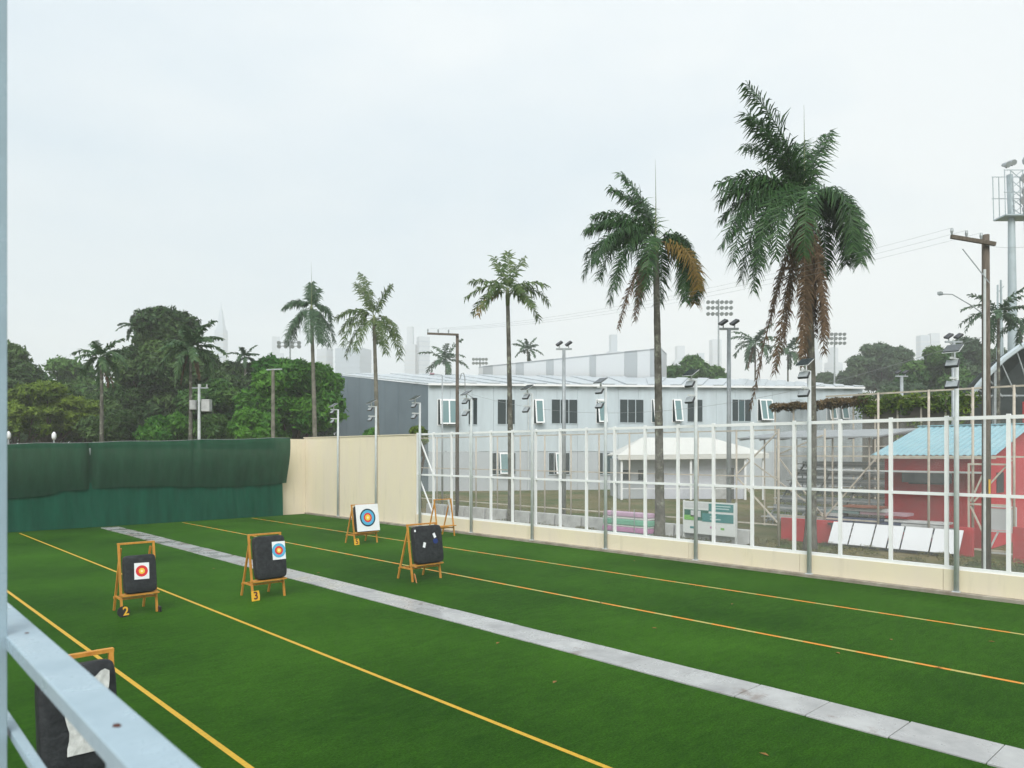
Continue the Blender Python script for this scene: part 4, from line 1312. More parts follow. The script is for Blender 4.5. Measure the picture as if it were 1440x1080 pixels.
MB().prism([e[0] + Vector((0, .01, -.02)), e[1] + Vector((0, .01, -.02)), e[1] + Vector((0, .01, -.42)), e[0] + Vector((0, .01, -.42))], (0, 0.06, 0)).build('fascia', 'tent_white', pv)
MB().span((hx0 - 0.2, 0.6, 0), (xr - 1.6, 7, ze - 0.3)).build('wall', 'pavilion_wall', pv)
MB().span((2.2, 0.55, 0), (3.3, 0.6 - 0.003, 2.7)).build('door', 'barrier_concrete', pv)
MB().span((3.6, 0.56, 0), (4.0, 0.6 - 0.003, 2.8)).build('door', 'interior_dark', pv)
for x in (xl + 0.5, xl + 2.1):
    MB().span((x, 0.9, 1.7), (x + 0.9, 1.0, 2.6)).build('window', 'window_glass', pv)
MB().span((xl + 0.3, 1.0 + .003, 0), (hx0 - 0.25, 6.5, ze - 0.35)).build('side_room', 'grey_cladding_low', pv)
for x in (xl + 0.35, xl + 3.6, -0.2, 4.6, xr - 0.4):
    MB().span((x - 0.09, -0.75, 0), (x + 0.09, -0.57, ze - 0.3)).build('post', 'window_white', pv)
MB().span((xl + .3, -0.7, 0.95), (xr - 0.3, -0.62, 1.02)).build('handrail', 'window_white', pv)

# ================================================================== SECOND FENCE AND BARRIERS BEHIND THE NET
SFX = 31.3
sf = thing('second_fence', 'off-white pipe fence standing on the concrete blocks behind the netting', 'fence', (SFX, 0, 0))
py = []
y = 15.9
while y < 46: py.append(y); y += 2.08
pm = MB().tube([(0, 0, 0.0), (0, 0, 5.25)], 0.045, 8).build('post', 'beige_paint', sf, smooth=True)
for i, y in enumerate(py):
    p = pm if i == 0 else pm.copy()
    if i: COL.objects.link(p)
    p.location = (0, y, 0)
for z in (3.1, 5.2, 0.95):
    for i in range(len(py) - 1):
        MB().beam((0, py[i] + 0.046, z), (0, py[i + 1] - 0.046, z), 0.06).build('rail', 'beige_paint', sf)
MB().beam((0, py[0] + .05, 5.1), (0, py[1] - .05, 3.2), 0.06).build('brace', 'beige_paint', sf)
MB().beam((0, py[0] + .05, 1.05), (0, py[1] - .05, 3.0), 0.06).build('brace', 'beige_paint', sf)
blkm = None
yb = 17.0; i = 0
while yb < 40:
    w = 1.9
    lab = 'pale concrete block in the low row behind the netting'
    if blkm is None:
        blkm = MB().prism([(-0.30, 0, -0.02), (0.30, 0, -0.02), (0.24, 0, 0.66), (-0.22, 0, 0.70)], (0, w, 0)).build('concrete_block', 'barrier_concrete', bevel=0.04, seg=1)
        o = blkm
    else:
        o = blkm.copy(); COL.objects.link(o)
    o.location = (SFX - 0.42 + random.uniform(-.05, .05), yb, 0)
    o.rotation_euler = (0, 0, random.uniform(-.03, .03))
    tag(o, lab, 'block', 'concrete blocks behind the netting')
    yb += w + 0.12; i += 1

# striped tarp pile and information board
material('tarp_pink', (0.58, 0.40, 0.55), 0.6, 0.3, var=0.15); material('tarp_green', (0.20, 0.50, 0.36), 0.6, 0.3, var=0.2)
material('tarp_white', (0.70, 0.72, 0.72), 0.6, 0.3, var=0.1); material('tarp_magenta', (0.55, 0.28, 0.48), 0.6, 0.3, var=0.15); material('tarp_teal', (0.25, 0.45, 0.44), 0.6, 0.3)
p0 = PX(851, 700, SFX - 1.15); p1 = PX(917, 700, SFX - 1.15)
tp = thing('striped_stack', 'stack of pink, green and white folded tarpaulins left of the second palm trunk', 'tarpaulins', (SFX - 1.15, (p0.y + p1.y) / 2, 0))
hw = abs(p0.y - p1.y) / 2
zz = 0.0
for mt, h in (('tarp_teal', 0.14), ('tarp_magenta', 0.26), ('tarp_white', 0.10), ('tarp_green', 0.30), ('tarp_white', 0.12), ('tarp_pink', 0.24)):
    j = random.uniform(-.04, .04)
    MB().span((-0.25 + j, -hw + random.uniform(0, .08), zz), (0.28 + j, hw - random.uniform(0, .1), zz + h - 0.004)).build('folded_sheet', mt, tp, bevel=0.05, seg=2)
    zz += h
for yv in (-0.45 * hw, 0.5 * hw, -0.97 * hw):
    MB().tube([(-0.34, yv, -0.0), (-0.34, yv + .02, 1.35)], 0.02, 6).build('stake', 'grey_steel', tp)

material('sign_teal', (0.055, 0.235, 0.235), 0.5, 0.3); material('sign_white', (0.70, 0.74, 0.74), 0.5, 0.3)
material('sign_green', (0.20, 0.48, 0.12), 0.5, 0.3); material('sign_dark', (0.03, 0.14, 0.10), 0.5, 0.3); material('sign_text', (0.45, 0.62, 0.62), 0.5, 0.3)
SX = 30.3
sgn = thing('information_board', 'teal and white information board on posts seen through the netting', 'sign', (SX, PX(998, 700, SX).y, 0))
def sy_(u): return PX(u, 700, SX).y - sgn.location.y
def sz(v, u=998): return PX(u, v, SX).z
yl, yr = sy_(962), sy_(1033)
def panel(ua, ub, va, vb, mt, nm, off, th=0.02, par=None):
    return MB().span((-off - th, sy_(ub), sz(vb)), (-off, sy_(ua), sz(va))).build(nm, mt, par or sgn)
bk = panel(961, 1034, 706, 752, 'sign_white', 'board', 0.0, 0.03)
panel(997, 1032, 708, 719, 'sign_teal', 'upper_panel', 0.032, 0.01)
panel(988, 1032, 722, 734, 'sign_teal', 'lower_panel', 0.032, 0.01)
panel(963, 997, 718, 733, 'sign_dark', 'picture', 0.032, 0.008)
panel(963, 979, 726, 733, 'sign_green', 'picture_lawn', 0.042, 0.004)
panel(972, 986, 719, 728, 'block_light', 'picture_house', 0.042, 0.004)
panel(963, 996, 707, 715, 'block_light', 'header', 0.032, 0.008)
for (ua, ub, va, vb) in ((1003, 1028, 710.5, 712), (1003, 1026, 714, 715.5), (999, 1008, 725.5, 727), (999, 1014, 729, 730.6)):
    panel(ua, ub, va, vb, 'sign_text', 'text_line', 0.044, 0.003)
for (ua, ub, va, vb, mt) in ((999, 1007, 740, 743, 'tarp_magenta'), (971, 977, 742, 745, 'sign_teal'), (1014, 1019, 741, 744, 'sign_green')):
    panel(ua, ub, va, vb, mt, 'emblem', 0.032, 0.004)
for yv in (yl + 0.03, yr - 0.05):
    MB().span((0.003, yv - 0.04, -0.02), (0.083, yv + 0.04, sz(705))).build('post', 'white_paint', sgn)

# ================================================================== RIGHT-HAND YARD
RX = 34.3
material('red_paint', (0.50, 0.045, 0.055), 0.7, 0.3, var=0.3, var_scale=1.6, var_color=(0.36, 0.045, 0.05))
material('red_bright', (0.58, 0.06, 0.075), 0.7, 0.3, var=0.15, var_scale=1.2)
def wall_piece(u0, u1, X, z0, z1, mat, name, label, cat, th=0.2):
    ya, yb_ = PX(u1, 700, X).y, PX(u0, 700, X).y
    o = MB().span((X, ya, z0), (X + th, yb_, z1)).build(name, mat, bevel=0.01, seg=1)
    return tag(o, label, cat)
wall_piece(1098, 1182, RX - 0.4, -0.02, 1.05, 'red_paint', 'red_wall', 'low red painted wall behind the tallest palm, left of the white boards', 'wall')
wall_piece(1346, 1368, RX - 0.4, -0.02, 1.15, 'red_paint', 'red_wall', 'short red wall stub right of the white boards', 'wall')
wall_piece(1424, 1475, RX - 1.0, -0.02, 1.35, 'red_paint', 'red_wall', 'low red wall at the right edge beyond the gate', 'wall')

# beige pipe cage fence (taller), with braced bays and a gate
cg = thing('pipe_cage', 'tall beige pipe fence with diagonal braces in front of the red house', 'fence', (RX, 0, 0))
cy = [PX(u, 700, RX).y for u in (1480, 1426, 1368, 1306, 1235, 1160, 1094)]
for i, y in enumerate(cy):
    MB().tube([(0, y, 0.0), (0, y, 6.85 if i < 5 else 5.3)], 0.05, 8).build('post', 'beige_paint', cg, smooth=True)
for i in range(len(cy) - 1):
    a, b_ = cy[i] + .05, cy[i + 1] - .05
    MB().beam((0, a, 4.02), (0, b_, 4.02), 0.07).build('rail', 'beige_paint', cg)
    if i < 5: MB().beam((0, a, 6.8), (0, b_, 6.8), 0.07).build('rail', 'beige_paint', cg)
    if i in (4, 5): MB().beam((0, a, 1.12), (0, b_, 1.12), 0.07).build('rail', 'beige_paint', cg)
for (i, z0, z1) in ((5, 5.0, 4.1), (5, 1.2, 3.95), (4, 3.95, 1.2), (1, 3.9, 2.2)):
    MB().beam((-0.06, cy[i] + .06, z0), (-0.06, cy[i + 1] - .06, z1), 0.06).build('brace', 'beige_paint', cg)
MB().beam((-0.06, cy[5] + .06, 1.3), (-0.06, cy[6] + 1.6, 3.9), 0.06).build('brace', 'beige_paint', cg)
# gate
gt = thing('pipe_gate', 'beige pipe gate with diagonal brace behind the wooden utility pole', 'gate', (RX - 0.15, 0, 0))
ya, yb_ = PX(1422, 700, RX).y, PX(1364, 700, RX).y
for y in (ya, yb_):
    MB().beam((0, y, 0.25), (0, y, 3.75), 0.07).build('stile', 'beige_paint', gt)
for z in (0.28, 2.1, 3.72):
    MB().beam((0, ya + .036, z), (0, yb_ - .036, z), 0.07).build('rail', 'beige_paint', gt)
MB().beam((0, yb_ - .06, 2.02), (0, (ya + yb_) / 2 + .1, 0.7), 0.06).build('brace', 'beige_paint', gt)
MB().beam((0, yb_ - .06, 2.2), (0, (ya + yb_) / 2 + .1, 3.6), 0.06).build('brace', 'beige_paint', gt)

# leaning white boards
material('board_white', (0.74, 0.77, 0.80), 0.5, 0.4, var=0.05, var_scale=1)
us = [1163, 1192, 1224, 1246, 1265, 1306, 1349]
for i in range(6):
    X = RX - 1.15
    ya, yb_ = PX(us[i + 1], 700, X).y + 0.035, PX(us[i], 700, X).y - 0.035
    sh = -0.32
    zt = 1.05
    lab = ['leftmost leaning white board, against the red wall', 'second leaning white board from the left', 'narrow third leaning white board from the left', 'narrow fourth leaning white board from the left', 'wide fifth leaning white board, below the red house', 'rightmost leaning white board beside the floodlight pole'][i]
    o = MB().prism([(X, ya, 0.13), (X, yb_, 0.13), (X + 0.55, yb_ + sh * 0.1, zt), (X + 0.55, ya + sh * 0.1, zt)], (0.04, 0, -0.03)).build('leaning_board', 'board_white')
    tag(o, lab, 'board', 'white boards leaning in the yard')
bs = thing('board_trestle', 'dark low trestle carrying the leaning white boards', 'trestle', (RX - 0.5, 0, 0))
ya, yb_ = PX(1349, 700, RX - .6).y, PX(1163, 700, RX - .6).y
MB().beam((0.0, ya, 0.93), (0.0, yb_, 0.93), 0.09).build('top_bar', 'dark_plastic', bs)
for y in np.linspace(ya + .2, yb_ - .2, 5):
    MB().beam((0.0, y, -0.02), (0.0, y, 0.885), 0.08).build('leg', 'dark_plastic', bs)
MB().beam((-0.62, ya, 0.06), (-0.62, yb_, 0.06), 0.08).build('foot_bar', 'dark_plastic', bs)

# pile of salvaged metal and plastic sheets behind the boards
cols = [('scrap_grey', (0.35, 0.38, 0.40)), ('scrap_blue', (0.10, 0.13, 0.22)), ('scrap_dark', (0.05, 0.06, 0.07)), ('scrap_pink', (0.50, 0.33, 0.38)), ('scrap_teal', (0.28, 0.40, 0.40)), ('scrap_pale', (0.60, 0.62, 0.62)), ('scrap_rust', (0.30, 0.13, 0.09))]
for nme, c_ in cols: material(nme, c_, 0.6, 0.3, var=0.3, var_scale=2)
pile = thing('sheet_pile', 'long untidy pile of metal and plastic sheets between the white boards and the red house', 'scrap pile', (RX + 0.75, PX(1255, 700, RX + .75).y, 0))
rs = random.Random(5)
yl_, yh_ = PX(1345, 700, RX + .75).y - pile.location.y, PX(1165, 700, RX + .75).y - pile.location.y
z = 0.0
for lvl in range(14):
    hgt = rs.uniform(0.09, 0.18)
    ycur = yl_ + rs.uniform(0, .5)
    while ycur < yh_ - 0.6:
        ln = rs.uniform(1.2, 2.8)
        y2 = min(ycur + ln, yh_)
        if rs.random() < 0.92 - 0.035 * lvl:
            mt = cols[rs.randrange(len(cols))][0]
            xo = rs.uniform(-.12, .12)
            MB().span((-0.42 + xo, ycur, z), (0.42 + xo, y2 - 0.05, z + hgt - rs.uniform(0.01, .04))).build('sheet', mt, pile)
        ycur = y2
    z += hgt
# rack shelves with pipes behind (grey bands under the canopy)
rk = thing('aluminium_bleacher', 'grey aluminium bleacher rows under a flat canopy left of the red house', 'bleacher', (41.0, 18.0, 0))
for i in range(7):
    z = 0.5 + i * 0.5
    x = -1.2 + i * 0.75
    MB().span((x, -3.1, z - .03), (x + 0.30, 3.3, z + 0.03)).build('seat_plank', 'scrap_pale', rk)
    MB().span((x + 0.32, -3.1, z - 0.24), (x + 0.72, 3.3, z - 0.20)).build('foot_plank', 'grey_steel', rk)
    MB().span((x + 0.74, -3.1, z - 0.18), (x + 0.76, 3.3, z + 0.14)).build('riser', 'grey_steel', rk)
for y in (-2.8, -0.9, 1.1, 3.0):
    MB().beam((-1.2, y, 0.2), (3.8, y, 3.55), 0.06, 0.08).build('stringer', 'grey_steel', rk)
    for i in range(1, 7):
        x = -1.2 + i * 0.75
        MB().beam((x + .1, y, -0.02), (x + .1, y, 0.40 + i * 0.5 - 0.35 * 0 - 0.28), 0.05).build('strut', 'grey_steel', rk)
    MB().tube([(-1.35, y, 0), (-1.35, y, 4.95)], 0.045, 6).build('canopy_post', 'beige_paint', rk)
    MB().tube([(4.2, y, 0), (4.2, y, 5.45)], 0.045, 6).build('canopy_post', 'beige_paint', rk)
MB().prism([(-2.0, -3.4, 4.95), (4.8, -3.4, 5.5), (4.8, 4.4, 5.5), (-2.0, 4.4, 4.95)], (0, 0, 0.08)).build('canopy', 'scrap_grey', rk)
for y in np.linspace(-3.2, 4.2, 7):
    MB().beam((-2.0, y, 4.90), (4.8, y, 5.45), 0.05, 0.08).build('purlin', 'grey_steel', rk)

# red house with blue corrugated roof
HX0, HX1, HXR = 36.0, 49.0, 42.5
HY0, HY1 = 8.7, 13.75
material('blue_roof', (0.20, 0.40, 0.47), 0.45, 0.4, var=0.22, var_scale=1.1, var_color=(0.27, 0.45, 0.50))
material('bracket_dark', (0.035, 0.045, 0.05), 0.6)
hs = thing('red_house', 'red house with pale blue corrugated roof at the right', 'house', (HX0, HY0, 0))
EZ, RZ = 4.08, 5.55
wl = HY1 - HY0
MB().span((0.65, 0.45, 0), (0.85, wl - 0.4, 3.92)).build('front_wall', 'red_paint', hs)
gw = MB().prism([(0.86, 0.45, 0), (12.1, 0.45, 0), (12.1, 0.45, 4.05), (6.5, 0.45, RZ - 0.12), (0.86, 0.45, 4.05)], (0, 0.2, 0)).build('gable_wall', 'red_bright', hs)
MB().prism([(0.86, wl - .6, 0), (12.1, wl - .6, 0), (12.1, wl - .6, 4.05), (6.5, wl - .6, RZ - 0.12), (0.86, wl - .6, 4.05)], (0, 0.2, 0)).build('gable_wall', 'red_paint', hs)
def corrugated(xa, za, xb, zb):
    nyy = int(wl / 0.05)
    v, q = [], []
    for i in range(nyy + 1):
        yv = wl * i / nyy
        wob = 0.022 * math.sin(yv * 2 * math.pi / 0.27)
        for (x, z) in ((xa, za), ((xa + xb) / 2, (za + zb) / 2), (xb, zb)):
            v.append((x, yv, z + wob))
    for i in range(nyy):
        for j in range(2):
            a = i * 3 + j
            q.append((a, a + 3, a + 4, a + 1))
    return MB().add(v, q)
for args in ((0, EZ, 6.5, RZ), (13.0, EZ, 6.5, RZ)):
    o = corrugated(*args).build('roof_slope', 'blue_roof', hs)
    sm = o.modifiers.new('t', 'SOLIDIFY'); sm.thickness = 0.015
MB().beam((6.5, -0.02, RZ + 0.03), (6.5, wl + 0.02, RZ + 0.03), 0.4, 0.05).build('ridge_cap', 'blue_roof', hs)
MB().beam((0.08, 0.0, EZ - 0.10), (0.08, wl, EZ - 0.10), 0.05, 0.14).build('fascia', 'beige_paint', hs)
MB().span((0.62, 1.9, 2.75), (0.648, 3.6, 3.25)).build('window', 'bracket_dark', hs)
MB().span((2.0, 0.42, 2.4), (3.1, 0.448, 3.3)).build('window', 'bracket_dark', hs)
aw = MB().span((-0.5, 0.4, 3.30), (0.63, wl + 1.8, 3.36)).build('awning', 'scrap_pale', hs)
MB().span((-0.52, 1.5, 2.86), (-0.46, 3.5, 3.29)).build('hanging_cloth', 'bracket_dark', hs)

# white metal chair-like frame leaning by the gate
wf = thing('metal_rack', 'white metal rack with grey sheet leaning beside the gate at the right', 'metal rack', (RX + 0.5, PX(1408, 700, RX + .5).y, 0))
for a, b_ in (((0, -0.5, 0), (0, -0.5, 2.0)), ((0, 0.45, 0), (0, 0.45, 2.0)), ((0, -0.5, 2.0), (0, 0.45, 2.0)), ((0, -0.5, 1.0), (0, 0.45, 1.0)), ((0, 0.45, 0.15), (0, 0.1, 1.0)), ((0, -0.5, 0.12), (0, 0.45, 0.12))):
    MB().beam(a, b_, 0.06).build('bar', 'white_paint', wf)
MB().span((0.02, -0.42, 1.05), (0.04, 0.40, 1.93)).build('sheet', 'block_light', wf)

# vine covered screen fence
VX = 52.0
vf = thing('vine_screen', 'tall screen fence overgrown with rusty and green vines above the bleacher', 'fence', (VX, 0, 0))
va, vb_ = PX(1366, 600, VX).y, PX(1090, 600, VX).y
net_material('dark_mesh', (0.12, 0.13, 0.12), 0.42, 0.3, var=0.2)
net_material('brush_screen', (0.10, 0.095, 0.08), 0.93, 0.2, var=0.07)
zt = 7.75
n = 9
for i in range(n + 1):
    y = va + (vb_ - va) * i / n
    MB().tube([(0, y, 0), (0, y, zt)], 0.06, 6).build('post', 'beige_paint', vf)
MB().beam((0, va, zt), (0, vb_, zt), 0.08).build('rail', 'beige_paint', vf)
MB().beam((0, va, 4.6), (0, vb_, 4.6), 0.08).build('rail', 'beige_paint', vf)
ysplit = PX(1212, 600, VX).y
MB().quad((0.08, ysplit, 0), (0.08, vb_, 0), (0.08, vb_, zt), (0.08, ysplit, zt)).build('mesh_screen', 'dark_mesh', vf)
MB().quad((0.08, va, 0), (0.08, ysplit, 0), (0.08, ysplit, zt), (0.08, va, zt)).build('mesh_screen', 'brush_screen', vf)
lob1 = [((rs.uniform(-.2, .3), ysplit + (vb_ - ysplit) * i / 18, zt - 0.15 + rs.uniform(-.1, .1)), (0.35, 0.5, rs.uniform(.22, .42))) for i in range(19)]
V, Q, R = foliage(lob1, 6000, 0.13); np_mesh('dry_vine', V, Q, 'leaf_rust', vf, R)
lob2 = [((rs.uniform(-.3, .3), va + (ysplit - va) * i / 26, zt - 0.3 + rs.uniform(-.5, .35)), (0.5, 0.6, rs.uniform(.3, .6))) for i in range(27)]
lob2 += [((rs.uniform(-.3, .3), rs.uniform(va, ysplit), rs.uniform(5.2, zt)), (0.3, 0.5, 0.4)) for i in range(20)]
V, Q, R = foliage(lob2, 4200, 0.15); np_mesh('green_vine', V, Q, 'leaf_olive', vf, R)

# arched hall at the right edge
material('hall_dark', (0.05, 0.065, 0.065), 0.7, 0.2, var=0.3); material('hall_edge', (0.45, 0.52, 0.56), 0.4, 0.5)
DH = 70.0
ah = thing('arched_hall', 'dark open hall with pale curved roof edge at the right edge', 'hall', ground_at(1365, DH), -YAW)
kk = DH / F
xs = [(1364, 558), (1375, 543), (1390, 526), (1410, 506), (1432, 490), (1470, 470), (1520, 452), (1580, 446), (1640, 452), (1700, 475), (1750, 510)]
arc = [Vector(((u - 1365) * kk, 0, EYE + (HZ - v_) * kk)) for u, v_ in xs]
vv = []
for p in arc: vv += [p, p + Vector((14, 12, 0))]
rf = MB().add(vv, [(2 * i, 2 * i + 2, 2 * i + 3, 2 * i + 1) for i in range(len(arc) - 1)]).build('roof', 'hall_dark', ah)
so = rf.modifiers.new('t', 'SOLIDIFY'); so.thickness = 0.15
MB().tube([p + Vector((0, -0.12, 0.06)) for p in arc], 0.28, 6).build('roof_edge', 'hall_edge', ah)
MB().span((14.5, 11.4, 0), (38, 11.5, 8)).build('rear_wall', 'hall_dark', ah)
MB().prism([arc[0] + Vector((0.4, 2.5, -0.1))] + [p + Vector((0.3, 2.5, -0.25)) for p in arc[1:-1]] + [arc[-1] + Vector((-.4, 2.5, 0)), Vector((arc[-1].x - .4, 2.5, 0)), Vector((0.8, 2.5, 0))], (0, 0.2, 0)).build('interior_shade_fill', 'hall_dark', ah)  # added dark sheet under the arch, standing in for the shade inside the hall
for x in (2.4, 7.5, 13.0, 19.0, 25.5):
    zt_ = np.interp(x, [p.x for p in arc], [p.z for p in arc])
    MB().beam((x, 0.2, 0), (x, 0.2, float(zt_) - 0.2), 0.3).build('column', 'grey_steel', ah)
for i in range(1, 6):
    p = arc[i] + Vector((0, 0.25, -0.2)); q_ = Vector((arc[i].x + 1.5, 0.25, EYE + (HZ - 558) * kk))
    MB().beam(p, q_, 0.10).build('truss_bar', 'grey_steel', ah)
MB().beam((0.6, 0.25, EYE + (HZ - 556) * kk), (20, 0.25, EYE + (HZ - 556) * kk), 0.14).build('tie_bar', 'grey_steel', ah)
MB().span((4.2, -1.2, EYE + (HZ - 604) * kk), (7.5, -1.0, EYE + (HZ - 566) * kk)).build('banner', 'red_bright', ah)

# ================================================================== POLES AND WIRES
def utility_pole(u, X, vtop, label, r0, r1, arm, vbase=0, pins=True, brace=False, mat='dark_wood'):
    b_ = PX(u, 700, X)
    zt_ = PX(u, vtop, X).z
    o = thing('utility_pole', label, 'utility pole', (b_.x, b_.y, 0))
    MB().tube([(0, 0, -0.05), (0, 0, zt_ * 0.5), (0.03, 0.03, zt_)], [r0, (r0 + r1) / 2, r1], 10).build('pole', mat, o, smooth=True)
    dirv = Vector((-CS, SN, 0))
    a0, a1, dz0, dz1 = arm
    A = dirv * a0 + Vector((0, 0, zt_ - dz0)); B = dirv * a1 + Vector((0, 0, zt_ - dz1))
    off = Vector((-SN, -CS, 0)) * (r1 + 0.06)
    MB().beam(A + off, B + off, 0.10, 0.13).build('cross_arm', mat, o)
    ins = []
    if pins:
        for f in (0.02, 0.35, 0.68):
            q_ = B.lerp(A, f) + off
            MB().tube([q_ + Vector((0, 0, 0.065)), q_ + Vector((0, 0, 0.2)), q_ + Vector((0, 0, 0.3))], [0.025, 0.055, 0.04], 8).build('insulator', 'grey_steel', o)
            ins.append(Vector(o.location) + q_ + Vector((0, 0, 0.31)))
    if brace:
        MB().beam(dirv * (a1 * 0.7) + off + Vector((0, 0, zt_ - 0.55)), off + Vector((0, 0, zt_ - 1.75)), 0.025).build('arm_brace', 'grey_steel', o)
    return o, ins
up1, ins1 = utility_pole(1387, 30.0, 330, 'weathered wooden utility pole with cross-arm at the right', 0.15, 0.12, (-0.2, 1.35, 0.38, 0.12), brace=True)
MB().tube([(0.02, 0.02, 9.0), (-0.3, 0.34, 9.35), (-0.75, 0.85, 9.78), (-0.98, 1.1, 9.80)], 0.02, 6).build('lamp_arm', 'grey_steel', up1)
MB().box((-1.03, 1.16, 9.82), (0.22, 0.12, 0.1)).build('lamp_head', 'grey_steel', up1)
cnd = MB().tube([(-0.22, 0.0, -0.02), (-0.2, 0.0, 10.6)], 0.045, 8).build('conduit', 'pole_grey', up1)
MB().box((-0.16, -0.14, 3.0), (0.06, 0.05, 0.5)).build('yellow_tag', 'plate_yellow', up1)
up2, ins2 = utility_pole(643, 30.6, 470, 'dark wooden utility pole with one long cross-arm behind the netting', 0.13, 0.10, (-0.1, 1.95, 0.06, -0.02))
MB().tube([(0.12, -0.10, 8.95), (0.2, -0.18, 9.35), (0.3, -0.28, 9.4), (0.36, -0.34, 9.1), (0.38, -0.36, 8.1), (0.75, -0.75, 7.75)], 0.03, 6).build('cable_loop', 'wire', up2)
MB().box((0.78, -0.78, 7.7), (0.3, 0.3, 0.12)).build('cable_box', 'dark_plastic', up2)
def wire_obj(a, b_, sag, label, r=0.009):
    pts = []
    for i in range(25):
        s = i / 24
        p = a.lerp(b_, s); p.z -= sag * 4 * s * (1 - s)
        pts.append(p)
    o = MB().tube(pts, r, 4).build('overhead_wire', 'wire')
    return tag(o, label, 'wire', 'overhead wires')
for k_, (a, b_) in enumerate(zip(ins1, ins2)):
    wire_obj(a, b_, 0.7, ['overhead wire to the outer insulators of both utility poles', 'overhead wire between the middle insulators of the utility poles', 'overhead wire between the inner insulators of the utility poles'][k_], 0.004)
wire_obj(PX(1393, 470, 30.0), PX(643, 548, 30.6), 2.1, 'low sagging cable between the two wooden utility poles', 0.007)
wire_obj(PX(1386, 345, 30.0), P(1600, 300, 14), 0.3, 'overhead wire leaving the right utility pole out of the photo', 0.004)

# tall twin floodlight poles
def twin_pole(u, X, vtop, label, r=0.13, D=None):
    b_ = PX(u, 700, X)
    zt_ = PX(u, vtop, X).z
    o = thing('twin_floodlight', label, 'light pole', (b_.x, b_.y, 0), -YAW, group='tall poles with two floodlights')
    MB().tube([(0, 0, -0.02), (0, 0, zt_)], [r, r * 0.75], 10).build('pole', 'grey_steel', o, smooth=True)
    MB().box((0, 0, zt_ + 0.05), (0.95, 0.12, 0.1)).build('cross_bar', 'grey_steel', o)
    for s in (-0.28, 0.28):
        R = Matrix.Rotation(math.radians(-35), 3, 'Y') @ Matrix.Rotation(math.radians(20), 3, 'X')
        h = MB().box((s, 0, zt_ + 0.38), (0.42, 0.34, 0.13), R).build('floodlight', 'dark_plastic', o, bevel=0.02, seg=1)
        MB().box(Vector((s, 0, zt_ + 0.38)) + R @ Vector((0, 0, -0.068)), (0.34, 0.28, 0.006), R).build('lens', 'sash_glass', h)
        MB().beam((s, 0, zt_ + 0.1), (s, 0, zt_ + 0.32), 0.05).build('yoke', 'grey_steel', o)
    return o
twin_pole(793, 33.0, 492, 'grey pole with two floodlights between the two left dark window groups')
twin_pole(1025, 33.0, 464, 'grey pole with two floodlights right of the second palm')
twin_pole(1341, 47.0, 482, 'pole with two floodlights rising behind the red house roof')
twin_pole(1268, 62.0, 530, 'far grey pole with dark floodlights above the vine screen', 0.16)
# street lamp between the first windows
o = thing('street_lamp', 'thin grey street lamp in front of the first tilted window', 'street lamp', (PX(622, 700, 34).x, PX(622, 700, 34).y, 0))
zt_ = PX(622, 528, 34).z
MB().tube([(0, 0, -0.02), (0, 0, zt_)], [0.08, 0.05], 8).build('pole', 'grey_steel', o, smooth=True)
MB().beam((0, 0, zt_), (-0.45, 0.42, zt_ + 0.12), 0.05).build('arm', 'grey_steel', o)
MB().box((-0.55, 0.52, zt_ + 0.12), (0.35, 0.35, 0.12), Matrix.Rotation(-YAW, 3, 'Z')).build('lamp_head', 'scrap_pink', o, bevel=0.03, seg=1)

# transformer pole and the short pole by the bright tree
g_ = ground_at(280, 57)
tpz = P(280, 540, 57).z
tpo = thing('transformer_pole', 'slim pole with two pale grey transformers above the green curtain', 'utility pole', g_, -YAW)
MB().tube([(0, 0, 0), (0, 0, tpz)], [0.14, 0.1], 8).build('pole', 'pole_grey', tpo)
MB().beam((-0.7, 0, tpz - .3), (0.7, 0, tpz - .3), 0.1).build('cross_arm', 'grey_steel', tpo)
MB().tube([(-0.42, -0.1, P(0, 576, 57).z), (-0.42, -0.1, P(0, 563, 57).z)], 0.26, 12).build('transformer', 'barrier_concrete', tpo)
MB().span((0.32, -0.4, P(0, 579, 57).z), (0.95, 0.15, P(0, 562, 57).z)).build('transformer', 'barrier_concrete', tpo, bevel=0.03, seg=1)
for x in (-0.6, 0.1, 0.6):
    MB().tube([(x, 0, tpz - .25), (x, 0, tpz - .02)], 0.06, 8).build('insulator', 'barrier_concrete', tpo)
g_ = ground_at(384, 58)
zt_ = P(384, 520, 58).z
spo = thing('utility_pole', 'pale bare pole with small cross-arm in front of the bright green tree', 'utility pole', g_, -YAW)
MB().tube([(0, 0, 0), (0, 0, zt_)], [0.19, 0.13], 8).build('pole', 'trunk_pale', spo)
MB().beam((-0.5, 0, zt_), (0.7, 0, zt_ + .05), 0.1).build('cross_arm', 'grey_steel', spo)
for k_, (u, v_, lab) in enumerate(((12, 612, 'small street lamp with white globe at the left edge above the curtain'), (76, 613, 'small white lamp post above the left part of the curtain'))):
    g_ = ground_at(u, 55); zz_ = P(u, v_, 55).z
    o = thing('globe_lamp', lab, 'street lamp', g_, -YAW)
    MB().tube([(0, 0, 0), (0, 0, zz_ - .1)], 0.06, 8).build('pole', 'grey_steel', o)
    MB().tube([(0, 0, zz_ - .28), (0, 0, zz_ - .1), (0, 0, zz_ + .12), (0, 0, zz_ + .3)], [0.10, 0.16, 0.15, 0.05], 10).build('lamp', 'window_white', o, smooth=True)

